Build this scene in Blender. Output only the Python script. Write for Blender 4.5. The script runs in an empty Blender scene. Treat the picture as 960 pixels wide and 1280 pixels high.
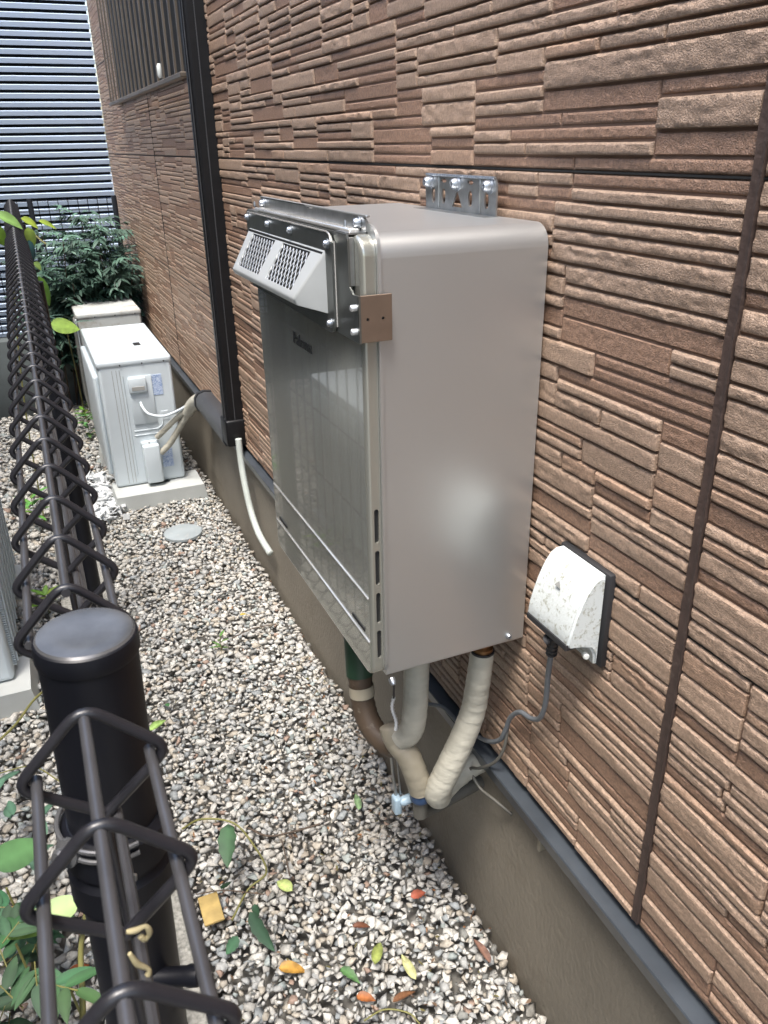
import bpy, bmesh, math, random
import numpy as np
from mathutils import Vector, Matrix
rng = random.Random(7)
nr = np.random.RandomState(11)
scene = bpy.context.scene
C = scene.collection
# ------------------------------------------------------------ camera, sky, sun, exposure
ROT = np.array([[0.91700085, -0.39850413, -0.01743281], [-0.1815923, -0.37815296, -0.907758], [0.35515304, 0.83558052, -0.41913186]])
cam_data = bpy.data.cameras.new('camera'); cam = bpy.data.objects.new('camera', cam_data); C.objects.link(cam)
cam_data.sensor_fit = 'VERTICAL'; cam_data.sensor_height = 24; cam_data.lens = 24 * 1000 / 1280
cam_data.clip_start = 0.02; cam_data.clip_end = 400
cam_data.dof.use_dof = True; cam_data.dof.focus_distance = 1.25; cam_data.dof.aperture_fstop = 18.75 / 1.1
cam.matrix_world = Matrix(((ROT[0, 0], -ROT[1, 0], -ROT[2, 0], 0), (ROT[0, 1], -ROT[1, 1], -ROT[2, 1], 0), (ROT[0, 2], -ROT[1, 2], -ROT[2, 2], 0), (0, 0, 0, 1)))
scene.camera = cam
world = bpy.data.worlds.new("World"); scene.world = world; world.use_nodes = True
wn = world.node_tree; wn.nodes.clear()
wo = wn.nodes.new('ShaderNodeOutputWorld'); wb = wn.nodes.new('ShaderNodeBackground'); sk = wn.nodes.new('ShaderNodeTexSky')
SUN_EL, SUN_ROT = math.radians(70), math.radians(222)
sk.sky_type = 'NISHITA'; sk.sun_disc = False; sk.sun_elevation = SUN_EL; sk.sun_rotation = SUN_ROT
sk.air_density = 1.4; sk.dust_density = 3.5; sk.ozone_density = 1.5
wb.inputs[1].default_value = 0.15
wn.links.new(sk.outputs[0], wb.inputs[0]); wn.links.new(wb.outputs[0], wo.inputs[0])
sun_d = bpy.data.lights.new('sun', 'SUN'); sun = bpy.data.objects.new('sun', sun_d); C.objects.link(sun)
sun_d.energy = 1.6; sun_d.angle = math.radians(15); sun_d.color = (1, 0.97, 0.93)
sd = Vector((math.sin(SUN_ROT) * math.cos(SUN_EL), math.cos(SUN_ROT) * math.cos(SUN_EL), math.sin(SUN_EL)))
sun.rotation_euler = sd.to_track_quat('Z', 'Y').to_euler()
scene.view_settings.view_transform = 'Standard'; scene.view_settings.look = 'None'; scene.view_settings.gamma = 1
scene.view_settings.exposure = 1.62
G = -1.41   # ground height; the camera is at the origin
XW = 0.60   # plane of the siding

# ------------------------------------------------------------ helpers
def on(px, py, ax, val):
    v = ROT.T @ np.array([px - 480, py - 640, 1000.0]); v = v * (val / v[ax]); return (float(v[0]), float(v[1]), float(v[2]))
def proj(p):
    v = ROT @ np.array(p); return (480 + 1000 * v[0] / v[2], 640 + 1000 * v[1] / v[2], v[2])

def tag(o, label=None, cat=None, group=None, kind=None):
    if label: o['label'] = label
    if cat: o['category'] = cat
    if group: o['group'] = group
    if kind: o['kind'] = kind
    return o
def thing(name, label, cat, loc, group=None):
    o = bpy.data.objects.new(name, None); C.objects.link(o); o.location = loc; o.empty_display_size = 0.05
    return tag(o, label, cat, group)
def worldloc(o):
    v = Vector((0, 0, 0))
    while o is not None: v += o.location; o = o.parent
    return v
class MB:
    def __init__(s): s.v = []; s.f = []
    def add(s, v, f):
        n = len(s.v); s.v += [tuple(p) for p in v]; s.f += [tuple(i + n for i in q) for q in f]; return s
    def box(s, x0, x1, y0, y1, z0, z1):
        return s.add([(x0, y0, z0), (x1, y0, z0), (x1, y1, z0), (x0, y1, z0), (x0, y0, z1), (x1, y0, z1), (x1, y1, z1), (x0, y1, z1)],
                     [(0, 3, 2, 1), (4, 5, 6, 7), (0, 1, 5, 4), (1, 2, 6, 5), (2, 3, 7, 6), (3, 0, 4, 7)])
    def rbox(s, x0, x1, y0, y1, z0, z1, r=0.004, seg=3):
        bm = bmesh.new(); bmesh.ops.create_cube(bm, size=1)
        for v in bm.verts: v.co = Vector(((x0 + x1) / 2 + v.co.x * (x1 - x0), (y0 + y1) / 2 + v.co.y * (y1 - y0), (z0 + z1) / 2 + v.co.z * (z1 - z0)))
        bmesh.ops.bevel(bm, geom=list(bm.edges), offset=r, segments=seg, profile=0.5, affect='EDGES')
        s.addbm(bm); return s
    def addbm(s, bm):
        bm.verts.index_update(); s.add([v.co[:] for v in bm.verts], [[v.index for v in f.verts] for f in bm.faces]); bm.free(); return s
    def prism(s, poly, ax, a, b):
        """poly: 2D points in the two other axes (in xyz order), extruded from a to b along ax"""
        n = len(poly); V = []
        for t in (a, b):
            for p in poly:
                q = list(p); q.insert(ax, t); V.append(tuple(q))
        F = [tuple(range(n))[::-1], tuple(range(n, 2 * n))] + [(i, (i + 1) % n, n + (i + 1) % n, n + i) for i in range(n)]
        return s.add(V, F)
    def tube(s, pts, r, n=10, closed=False, cap=True, wob=0):
        P = [Vector(p) for p in pts]; m = len(P)
        R = r if isinstance(r, (list, tuple)) else [r] * m
        T = []
        for i in range(m):
            a = P[(i - 1) % m] if (closed or i > 0) else P[i]; b = P[(i + 1) % m] if (closed or i < m - 1) else P[i]
            T.append((b - a).normalized() if (b - a).length > 1e-9 else Vector((0, 0, 1)))
        u = T[0].orthogonal().normalized(); V = []
        for i in range(m):
            u = (u - T[i] * u.dot(T[i])); u = u.normalized() if u.length > 1e-6 else T[i].orthogonal().normalized()
            w = T[i].cross(u)
            for k in range(n):
                a = 2 * math.pi * k / n; rr = R[i] * (1 + (rng.uniform(-wob, wob) if wob else 0))
                V.append(P[i] + (u * math.cos(a) + w * math.sin(a)) * rr)
        F = []
        for i in range(m if closed else m - 1):
            j = (i + 1) % m
            for k in range(n): F.append((i * n + k, i * n + (k + 1) % n, j * n + (k + 1) % n, j * n + k))
        if cap and not closed: F.append(tuple(range(n))[::-1]); F.append(tuple((m - 1) * n + k for k in range(n)))
        return s.add(V, F)
    def lathe(s, c, prof, n=32, axis=(0, 0, 1)):
        """prof: list of (radius, height along axis)"""
        q = Vector((0, 0, 1)).rotation_difference(Vector(axis)); V = []; F = []
        for r_, h in prof:
            for k in range(n):
                a = 2 * math.pi * k / n; V.append(Vector(c) + q @ Vector((r_ * math.cos(a), r_ * math.sin(a), h)))
        for i in range(len(prof) - 1):
            for k in range(n): F.append((i * n + k, i * n + (k + 1) % n, (i + 1) * n + (k + 1) % n, (i + 1) * n + k))
        F.append(tuple(range(n))[::-1]); F.append(tuple((len(prof) - 1) * n + k for k in range(n)))
        return s.add(V, F)
    def put(s, name, mat, parent=None, smooth=35, mesh_only=False):
        off = worldloc(parent) if parent else Vector((0, 0, 0))
        me = bpy.data.meshes.new(name)
        me.from_pydata([(v[0] - off.x, v[1] - off.y, v[2] - off.z) for v in s.v], [], s.f)
        if mat: me.materials.append(mat)
        bm = bmesh.new(); bm.from_mesh(me); bmesh.ops.recalc_face_normals(bm, faces=bm.faces); bm.to_mesh(me); bm.free()
        if smooth: me.shade_smooth(); me.set_sharp_from_angle(angle=math.radians(smooth))
        o = bpy.data.objects.new(name, me); C.objects.link(o)
        if parent: o.parent = parent
        return o
def flatbig(o, thr):
    """large plane faces keep their true normal, so that reflections in them stay straight"""
    for p in o.data.polygons:
        if p.area > thr: p.use_smooth = False
    return o
def centre(o):
    """give a top-level mesh its origin at its base"""
    me = o.data; n = len(me.vertices); a = np.empty(n * 3, 'f'); me.vertices.foreach_get('co', a); a = a.reshape(-1, 3)
    c = (a.max(0) + a.min(0)) / 2; c[2] = a[:, 2].min(); a -= c; me.vertices.foreach_set('co', a.ravel()); me.update(); o.location = Vector([float(t) for t in c]) + o.location
    return o
def taped(P, r, grow=0.0):
    """radii of a pipe wound with overlapping tape"""
    out = []; s_ = 0
    for i in range(len(P)):
        if i: s_ += (P[i] - P[i - 1]).length
        out.append(r + grow * min(1, i / (0.6 * len(P))) + 0.0006 * ((s_ / 0.024) % 1.0) + rng.uniform(-.0002, .0002))
    return out
def smoothpath(pts, n=8):
    P = [Vector(p) for p in pts]; out = []
    for i in range(len(P) - 1):
        p0 = P[i - 1] if i else P[i] * 2 - P[i + 1]; p1 = P[i]; p2 = P[i + 1]; p3 = P[i + 2] if i + 2 < len(P) else P[i + 1] * 2 - P[i]
        for k in range(n):
            t = k / n
            out.append(0.5 * ((2 * p1) + (p2 - p0) * t + (2 * p0 - 5 * p1 + 4 * p2 - p3) * t * t + (3 * p1 - p0 - 3 * p2 + p3) * t ** 3))
    out.append(P[-1]); return out
def roundpoly(pts, r, n=5, closed=True):
    """round the corners of a 3D polyline"""
    P = [Vector(p) for p in pts]; m = len(P); out = []
    R = r if isinstance(r, (list, tuple)) else [r] * m
    for i in range(m):
        if not closed and i in (0, m - 1): out.append(P[i]); continue
        a = (P[(i - 1) % m] - P[i]); b = (P[(i + 1) % m] - P[i]); d = min(R[i], a.length * 0.48, b.length * 0.48)
        A = P[i] + a.normalized() * d; B = P[i] + b.normalized() * d
        for k in range(n + 1):
            t = k / n; out.append(A * (1 - t) ** 2 + P[i] * 2 * t * (1 - t) + B * t * t)
    return out
def cut(o, mb):
    c = mb.put('cutter', None, None, smooth=0); c.location = Vector((0, 0, 0))
    md = o.modifiers.new('b', 'BOOLEAN'); md.object = c; md.operation = 'DIFFERENCE'; md.solver = 'EXACT'
    bpy.context.view_layer.update()
    dg = bpy.context.evaluated_depsgraph_get(); me = bpy.data.meshes.new_from_object(o.evaluated_get(dg))
    o.modifiers.clear(); o.data = me; me.shade_smooth(); me.set_sharp_from_angle(angle=math.radians(30))
    bpy.data.objects.remove(c)
def vnoise(x, y, seed=0):
    """value noise on arrays, 0..1"""
    xi = np.floor(x).astype(np.int64); yi = np.floor(y).astype(np.int64); fx = x - xi; fy = y - yi
    fx = fx * fx * (3 - 2 * fx); fy = fy * fy * (3 - 2 * fy)
    def h(a, b):
        n = (a * 374761393 + b * 668265263 + seed * 974711) & 0xffffffff
        n = ((n ^ (n >> 13)) * 1274126177) & 0xffffffff
        return ((n ^ (n >> 16)) & 0xffff) / 65535.0
    return (h(xi, yi) * (1 - fx) + h(xi + 1, yi) * fx) * (1 - fy) + (h(xi, yi + 1) * (1 - fx) + h(xi + 1, yi + 1) * fx) * fy

# ------------------------------------------------------------ materials
def mat(name, col, rough=0.6, metal=0.0, var=0.12, scale=8.0, bump=0.0, bscale=60.0, col2=None, coat=0.0, spec=None, stretch=None, dirt=None, trans=0.0, attr=None, aniso=0.0):
    m = bpy.data.materials.new(name); m.use_nodes = True; nt = m.node_tree; N = nt.nodes; L = nt.links
    b = N['Principled BSDF']; b.inputs['Roughness'].default_value = rough; b.inputs['Metallic'].default_value = metal
    if coat: b.inputs['Coat Weight'].default_value = coat; b.inputs['Coat Roughness'].default_value = 0.03
    if spec is not None: b.inputs['Specular IOR Level'].default_value = spec
    if trans: b.inputs['Transmission Weight'].default_value = trans
    if aniso: b.inputs['Anisotropic'].default_value = aniso
    tc = N.new('ShaderNodeTexCoord'); mp = N.new('ShaderNodeMapping'); L.new(tc.outputs['Object'], mp.inputs[0])
    if stretch: mp.inputs['Scale'].default_value = stretch
    nz = N.new('ShaderNodeTexNoise'); nz.inputs['Scale'].default_value = scale; nz.inputs['Detail'].default_value = 6; L.new(mp.outputs[0], nz.inputs[0])
    mx = N.new('ShaderNodeMix'); mx.data_type = 'RGBA'
    c2 = col2 if col2 else tuple(c * (1 - 2 * var) for c in col)
    mx.inputs[6].default_value = (*col, 1); mx.inputs[7].default_value = (*c2, 1)
    rp = N.new('ShaderNodeMapRange'); rp.inputs[1].default_value = 0.35; rp.inputs[2].default_value = 0.65; L.new(nz.outputs[0], rp.inputs[0]); L.new(rp.outputs[0], mx.inputs[0])
    out = mx.outputs[2]
    if attr:
        at = N.new('ShaderNodeAttribute'); at.attribute_name = attr
        m2 = N.new('ShaderNodeMix'); m2.data_type = 'RGBA'; m2.blend_type = 'MULTIPLY'; m2.inputs[0].default_value = 1
        L.new(out, m2.inputs[6]); L.new(at.outputs[0], m2.inputs[7]); out = m2.outputs[2]
    if dirt:
        n2 = N.new('ShaderNodeTexNoise'); n2.inputs['Scale'].default_value = dirt[1]; n2.inputs['Detail'].default_value = 8; n2.inputs['Roughness'].default_value = 0.7; L.new(tc.outputs['Object'], n2.inputs[0])
        r2 = N.new('ShaderNodeMapRange'); r2.inputs[1].default_value = dirt[2]; r2.inputs[2].default_value = dirt[2] + 0.12; r2.inputs[4].default_value = dirt[3]; L.new(n2.outputs[0], r2.inputs[0])
        m3 = N.new('ShaderNodeMix'); m3.data_type = 'RGBA'; m3.inputs[7].default_value = (*dirt[0], 1); L.new(r2.outputs[0], m3.inputs[0]); L.new(out, m3.inputs[6]); out = m3.outputs[2]
    L.new(out, b.inputs['Base Color'])
    if bump:
        n3 = N.new('ShaderNodeTexNoise'); n3.inputs['Scale'].default_value = bscale; n3.inputs['Detail'].default_value = 4; L.new(mp.outputs[0], n3.inputs[0])
        bp = N.new('ShaderNodeBump'); bp.inputs['Strength'].default_value = bump; bp.inputs['Distance'].default_value = 0.002; L.new(n3.outputs[0], bp.inputs['Height']); L.new(bp.outputs[0], b.inputs['Normal'])
    return m
M = {}
M['brick'] = mat('brick_face', (0.38, 0.271, 0.199), 0.46, var=0.17, scale=260, bump=0.9, bscale=620, attr='tone', spec=0.5)
M['groove'] = mat('siding_groove', (0.20, 0.125, 0.088), 0.8, scale=20)
M['caulk'] = mat('caulk', (0.062, 0.04, 0.032), 0.65, bump=0.5, bscale=150, scale=40, dirt=((0.14, 0.11, 0.09), 90, 0.58, 0.5))
M['concrete'] = mat('foundation_render', (0.21, 0.185, 0.145), 0.6, scale=3.0, var=0.14, bump=1.0, bscale=120, stretch=(1, 1, 0.6), dirt=((0.13, 0.105, 0.075), 4, 0.53, 0.6))
M['curb'] = mat('curb_concrete', (0.36, 0.35, 0.31), 0.9, scale=120, var=0.25, bump=0.8, bscale=260)
M['block'] = mat('planter_concrete', (0.13, 0.15, 0.15), 0.8, scale=5, var=0.15, bump=0.3, bscale=80)
M['flash'] = mat('flashing_paint', (0.055, 0.064, 0.075), 0.3, metal=0.0, scale=15, bump=0.1, bscale=60)
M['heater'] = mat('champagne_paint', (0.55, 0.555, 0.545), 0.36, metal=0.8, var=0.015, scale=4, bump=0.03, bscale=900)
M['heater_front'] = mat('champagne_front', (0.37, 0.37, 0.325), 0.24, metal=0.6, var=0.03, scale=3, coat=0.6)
M['galv'] = mat('galvanised_steel', (0.42, 0.43, 0.43), 0.32, metal=0.9, var=0.12, scale=60)
M['plate'] = mat('dark_steel_plate', (0.20, 0.21, 0.20), 0.33, metal=0.85, var=0.1, scale=30)
M['sideplate'] = mat('brushed_stainless', (0.33, 0.255, 0.20), 0.34, metal=0.85, var=0.06, scale=40)
M['hood'] = mat('cast_hood_silver', (0.60, 0.62, 0.61), 0.38, metal=0.45, var=0.04, scale=20)
M['mesh'] = mat('bright_wire', (0.75, 0.76, 0.76), 0.35, metal=0.6)
M['bolt'] = mat('bright_zinc', (0.50, 0.53, 0.57), 0.38, metal=0.9, var=0.2, scale=300)
M['dark'] = mat('dark_cavity', (0.012, 0.012, 0.012), 0.7)
M['silverline'] = mat('silver_trim', (0.72, 0.7, 0.66), 0.25, metal=0.7)
M['logo'] = mat('logo_black', (0.012, 0.012, 0.012), 0.35)
M['white'] = mat('aged_white_plastic', (0.66, 0.68, 0.64), 0.4, var=0.05, scale=10, dirt=((0.22, 0.2, 0.13), 160, 0.60, 0.55))
M['whitecover'] = mat('mossy_white_plastic', (0.60, 0.635, 0.62), 0.42, var=0.05, scale=10, bump=0.3, bscale=260, dirt=((0.20, 0.19, 0.11), 130, 0.535, 0.75))
M['gasket'] = mat('black_gasket', (0.02, 0.02, 0.022), 0.55, bump=0.2)
M['cord'] = mat('grey_cord', (0.15, 0.165, 0.18), 0.45)
M['cordbrown'] = mat('dirty_cord', (0.11, 0.105, 0.09), 0.5)
M['tape'] = mat('white_pipe_tape', (0.47, 0.45, 0.375), 0.36, var=0.12, scale=14, bump=1.0, bscale=45, stretch=(1, 1, 2.4))
M['tapedirty'] = mat('dirty_pipe_tape', (0.36, 0.32, 0.24), 0.5, var=0.15, scale=14, bump=0.5, bscale=50)
M['green'] = mat('dark_green_sleeve', (0.02, 0.05, 0.028), 0.45, scale=20)
M['brown'] = mat('brown_sleeve', (0.085, 0.058, 0.038), 0.55, scale=20, bump=0.4, bscale=90, dirt=((0.25, 0.22, 0.17), 40, 0.6, 0.6))
M['brass'] = mat('brass', (0.42, 0.24, 0.12), 0.35, metal=1.0, var=0.2, scale=60)
M['blue'] = mat('blue_band', (0.03, 0.07, 0.16), 0.45)
M['valve'] = mat('pale_blue_plastic', (0.38, 0.50, 0.58), 0.35)
M['duct'] = mat('line_duct_brown', (0.009, 0.009, 0.010), 0.42, spec=0.3, scale=20)
M['hduct'] = mat('line_duct_grey', (0.05, 0.052, 0.056), 0.4, scale=12, dirt=((0.2, 0.19, 0.17), 40, 0.62, 0.6))
M['ac'] = mat('ac_ivory', (0.57, 0.63, 0.66), 0.42, var=0.04, scale=5)
M['acold'] = mat('ac_weathered', (0.50, 0.52, 0.50), 0.55, var=0.08, scale=5, dirt=((0.27, 0.22, 0.16), 7, 0.5, 0.7))
M['acgrey'] = mat('ac_grey', (0.33, 0.33, 0.31), 0.5)
M['sticker'] = mat('sticker_print', (0.62, 0.70, 0.80), 0.5, scale=190, col2=(0.16, 0.25, 0.48), stretch=(1, 1, 2.2))
M['base'] = mat('plastic_footing', (0.52, 0.54, 0.52), 0.6, var=0.08, scale=8)
M['rod'] = mat('fence_rod_metal', (0.075, 0.074, 0.078), 0.32, metal=0.3, var=0.1, scale=40)
M['fence'] = mat('fence_brown_metal', (0.018, 0.0175, 0.021), 0.34, metal=0.0, var=0.1, scale=40, bump=0.1, bscale=300)
M['post'] = mat('post_black', (0.007, 0.0075, 0.011), 0.42, spec=0.3, scale=20)
M['cap'] = mat('post_cap', (0.15, 0.15, 0.152), 0.24, metal=0.5, var=0.15, scale=50)
M['slat'] = mat('silver_louvre', (0.56, 0.67, 0.82), 0.4, metal=0.2, var=0.02, scale=2)
M['slatdark'] = mat('louvre_backing', (0.015, 0.018, 0.022), 0.6)
M['grille'] = mat('bronze_grille', (0.17, 0.14, 0.11), 0.42, metal=0.5)
M['glass'] = mat('dark_window_glass', (0.012, 0.011, 0.010), 0.5, spec=0.2)
M['soil'] = mat('soil', (0.19, 0.18, 0.16), 0.95, scale=30, var=0.25, bump=0.8, bscale=80)
M['stone'] = mat('crushed_stone', (1.0, 1.0, 1.0), 0.75, var=0.13, scale=160, bump=0.5, bscale=300, attr='tone')
M['neigh'] = mat('neighbour_siding', (0.20, 0.20, 0.175), 0.8, scale=3, bump=0.3, bscale=60)
M['leaf'] = mat('leaf_green', (0.045, 0.100, 0.042), 0.65, var=0.22, scale=9, attr='tone')
M['leafdark'] = mat('leaf_blue_green', (0.055, 0.110, 0.078), 0.6, var=0.25, scale=9, attr='tone')
M['leafyellow'] = mat('leaf_yellow_green', (0.19, 0.27, 0.06), 0.45, var=0.15, scale=30, attr='tone')
M['stem'] = mat('stem_green', (0.20, 0.19, 0.06), 0.6)
M['twig'] = mat('twig_brown', (0.10, 0.07, 0.05), 0.8)
M['debris'] = mat('pale_debris', (0.70, 0.72, 0.72), 0.6)

def leafgeo(mb, c, d, up, L, W, fold=0.25, curl=0.15, n=6, shape=1.0, teeth=0, th=0):
    """a pointed, folded, curved leaf blade from c along d"""
    c = Vector(c); d = Vector(d).normalized(); up = Vector(up); up = (up - d * up.dot(d)); up = up.normalized() if up.length > 1e-5 else d.orthogonal().normalized(); s = d.cross(up)
    V = []; F = []
    for i in range(n + 1):
        t = i / n; w = W * 0.5 * (max(0.02, 1.78 * (t ** 0.55) * ((1 - t) ** 0.85)) if 0 < t < 1 else 0.02)
        if teeth: w *= 1 + (0.14 if i % 2 else -0.05)
        z = -curl * L * t * t; m = c + d * (L * t) + up * z
        V += [m + s * w + up * (fold * w), m, m - s * w + up * (fold * w)]
        if i: q = 3 * i; p = q - 3; F += [(p, p + 1, q + 1, q), (p + 1, p + 2, q + 2, q + 1)]
    return mb.add(V, F)
def set_tone(me, vals):
    a = me.attributes.new('tone', 'FLOAT_COLOR', 'POINT'); arr = np.ones((len(me.vertices), 4), 'f'); arr[:, :3] = vals; a.data.foreach_set('color', arr.ravel())
def npmesh(name, V, F, matn, parent=None, tone=None, smooth=None):
    """V (n,3), F (m,k) arrays, quads or triangles"""
    me = bpy.data.meshes.new(name); k = F.shape[1]
    me.vertices.add(len(V)); me.vertices.foreach_set('co', np.ascontiguousarray(V, 'f').ravel())
    me.loops.add(F.size); me.loops.foreach_set('vertex_index', np.ascontiguousarray(F, 'i').ravel())
    me.polygons.add(len(F)); me.polygons.foreach_set('loop_start', np.arange(0, F.size, k, dtype='i'))
    me.update(calc_edges=True); me.materials.append(matn)
    if tone is not None: set_tone(me, tone)
    if smooth: me.shade_smooth(); me.set_sharp_from_angle(angle=math.radians(smooth))
    o = bpy.data.objects.new(name, me); C.objects.link(o)
    if parent: o.parent = parent
    return o

# ------------------------------------------------------------ ground
mb = MB(); mb.add([(-60, -60, G - 0.05), (60, -60, G - 0.05), (60, 60, G - 0.05), (-60, 60, G - 0.05)], [(0, 1, 2, 3)])
tag(mb.put('ground', M['soil'], smooth=0), kind='structure')
def gravel():
    T = []
    for t in range(18):
        bm = bmesh.new(); a, b, c = 1.0, rng.uniform(0.62, 0.9), rng.uniform(0.5, 0.78)
        for k in range(12):
            v = Vector((rng.gauss(0, 1), rng.gauss(0, 1), rng.gauss(0, 1))).normalized() * rng.uniform(0.8, 1.15); bm.verts.new((v.x * a, v.y * b, v.z * c))
        r = bmesh.ops.convex_hull(bm, input=list(bm.verts))
        bmesh.ops.delete(bm, geom=[g for g in r['geom_interior'] if isinstance(g, bmesh.types.BMVert)], context='VERTS')
        bmesh.ops.triangulate(bm, faces=bm.faces); bm.verts.index_update()
        T.append((np.array([v.co[:] for v in bm.verts]), np.array([[v.index for v in f.verts] for f in bm.faces]))); bm.free()
    pts = []
    def fill(x0, x1, y0, y1, s, z, zj):
        nx = max(1, int((x1 - x0) / s)); ny = int((y1 - y0) / s)
        X, Y = np.meshgrid(np.arange(nx), np.arange(ny)); X = X.ravel().astype(float) + (Y.ravel() % 2) * 0.5; Y = Y.ravel().astype(float)
        X = x0 + (X + nr.uniform(-0.45, 0.45, X.size)) * (x1 - x0) / nx; Y = y0 + (Y + nr.uniform(-0.45, 0.45, Y.size)) * s
        zz = z + nr.uniform(-zj, zj, X.size) + 0.010 * (vnoise(X * 7, Y * 7, 3) - 0.5)
        pts.append(np.stack([X, Y, zz, np.full(X.size, s)], 1))
    for (a, b, y0, y1, s) in ((0.085, 0.60, 0.35, 2.0, 0.0155), (0.085, 0.60, 2.0, 3.6, 0.0175), (0.085, 0.60, 3.6, 5.2, 0.024), (-0.75, -0.085, 0.35, 2.2, 0.019), (-0.93, -0.085, 2.2, 5.0, 0.026)):
        fill(a, b, y0, y1, s, G - 0.014, 0.003); fill(a, b, y0, y1, s, G - 0.005, 0.005)
    P = np.concatenate(pts); n = len(P); tid = nr.randint(0, len(T), n)
    q = nr.normal(size=(n, 4)); q /= np.linalg.norm(q, axis=1)[:, None]; w, x, y, z = q.T
    Rm = np.stack([1 - 2 * (y * y + z * z), 2 * (x * y - z * w), 2 * (x * z + y * w), 2 * (x * y + z * w), 1 - 2 * (x * x + z * z), 2 * (y * z - x * w), 2 * (x * z - y * w), 2 * (y * z + x * w), 1 - 2 * (x * x + y * y)], 1).reshape(n, 3, 3)
    sc = P[:, 3] * np.clip(nr.lognormal(-0.45, 0.32, n), 0.28, 1.25)
    base = np.array([[0.56, 0.54, 0.49], [0.45, 0.45, 0.43], [0.50, 0.45, 0.37], [0.34, 0.36, 0.36], [0.68, 0.66, 0.60], [0.38, 0.27, 0.21], [0.24, 0.24, 0.22], [0.38, 0.42, 0.40]])
    pr = np.array([0.33, 0.20, 0.13, 0.07, 0.19, 0.02, 0.03, 0.03])
    # the stones near the footing are browner with soil
    ci = nr.choice(8, n, p=pr); col = base[ci] * nr.uniform(0.74, 1.02, (n, 1))
    soil = np.clip((vnoise(P[:, 0] * 4.5, P[:, 1] * 3.2, 9) - 0.52) * 4, 0, 1) * np.clip((P[:, 0] - 0.16) * 4, 0, 1) * (P[:, 1] < 2.0)
    soil = np.maximum(soil, np.clip((P[:, 0] - 0.545) * 20, 0, 1) * 0.7) * (P[:, 0] > 0)
    soil = soil * nr.uniform(0.3, 1, n)
    col = col * (1 - soil[:, None] * 0.55) + np.array([0.20, 0.15, 0.095]) * soil[:, None] * 0.45
    Vs, Fs, Cs = [], [], []; o = 0
    for t, (tv, tf) in enumerate(T):
        ix = np.where(tid == t)[0]
        v = np.einsum('nij,kj->nki', Rm[ix], tv) * sc[ix][:, None, None]; v[:, :, 2] *= 0.62; v += P[ix][:, None, :3]
        k = len(tv); f = tf[None] + (np.arange(len(ix)) * k)[:, None, None] + o
        Vs.append(v.reshape(-1, 3)); Fs.append(f.reshape(-1, 3)); Cs.append(np.repeat(col[ix], k, 0)); o += len(ix) * k
    ob = npmesh('gravel', np.concatenate(Vs), np.concatenate(Fs), M['stone'], tone=np.concatenate(Cs))
    tag(ob, 'crushed pale grey and white gravel covering the narrow passage', 'gravel', kind='stuff')
gravel()

# ------------------------------------------------------------ house wall
wall = thing('house_wall', 'brown stone-pattern siding wall of the house along the right of the passage', 'wall', (XW + 0.1, 2.9, G))
SEAMS = [-0.968, -0.503, -0.034, 0.435, 0.904]
YJ = [-0.6, 0.562, 3.87, 5.66]
for zi in range(4):
    for yi in range(3):
        MB().box(XW + 0.001, XW + 0.014, YJ[yi] + (0.005 if yi else 0), YJ[yi + 1] - (0.005 if yi < 1 else 0.0015), SEAMS[zi] + 0.0015, SEAMS[zi + 1] - 0.0015).put('siding_panel', M['groove'], wall, smooth=0)
for z_ in SEAMS[1:4]: MB().box(XW - 0.0008, XW + 0.0125, -0.5, 5.655, z_ - 0.0011, z_ + 0.0011).put('panel_seam', M['dark'], wall, smooth=0)
MB().box(XW - 0.0022, XW + 0.012, 3.8675, 3.8725, -0.967, 0.90).put('panel_seam', M['dark'], wall, smooth=0)
MB().box(XW + 0.014, XW + 0.30, -1.6, 5.66, -0.968, 3.6).put('wall_core', M['dark'], wall, smooth=0)
MB().box(XW - 0.002, XW + 0.014, -1.6, 5.66, 0.906, 3.6).put('upper_siding', M['brick'], wall, smooth=0)
set_tone(wall.children[-1].data, (0.9, 0.85, 0.8))
for a, b, w_ in ((-0.966, 0.903, 0.0056),):
    v = []; f = []; n = 90
    for i in range(n + 1):
        z = a + (b - a) * i / n; e0 = w_ + rng.uniform(-0.0008, 0.0012); e1 = w_ + rng.uniform(-0.0008, 0.0012)
        v += [(XW - 0.0045, 0.562 - e0, z), (XW - 0.0030, 0.562, z), (XW - 0.0045, 0.562 + e1, z), (XW + 0.004, 0.562 - e0, z), (XW + 0.004, 0.562 + e1, z)]
        if i:
            q = 5 * i; p = q - 5; f += [(p, p + 1, q + 1, q), (p + 1, p + 2, q + 2, q + 1), (p + 3, p, q, q + 3), (p + 2, p + 4, q + 4, q + 2)]
    MB().add(v, f).put('caulk_joint', M['caulk'], wall, smooth=60)
MB().box(XW + 0.008, XW + 0.30, -1.6, 5.66, G - 0.04, -0.972).put('foundation', M['concrete'], wall, smooth=0)
fl = MB(); fl.prism([(0.5800, -0.9835), (0.5785, -0.986), (0.5850, -1.015), (0.588, -1.0145), (0.592, -1.008), (0.611, -1.006), (0.611, -0.9815), (0.597, -0.9815)], 1, -1.6, 5.66)
fl.put('drip_flashing', M['flash'], wall, smooth=20)
MB().box(0.600, 0.609, -1.6, 5.66, -1.030, -1.018).put('sealant_line', M['brown'], wall)
for yy in (0.783, 1.79, 0.30): MB().rbox(0.594, 0.610, yy - 0.004, yy + 0.004, -1.055, -1.016, 0.002, 2).put('flashing_clip', M['tapedirty'], wall)

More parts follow.
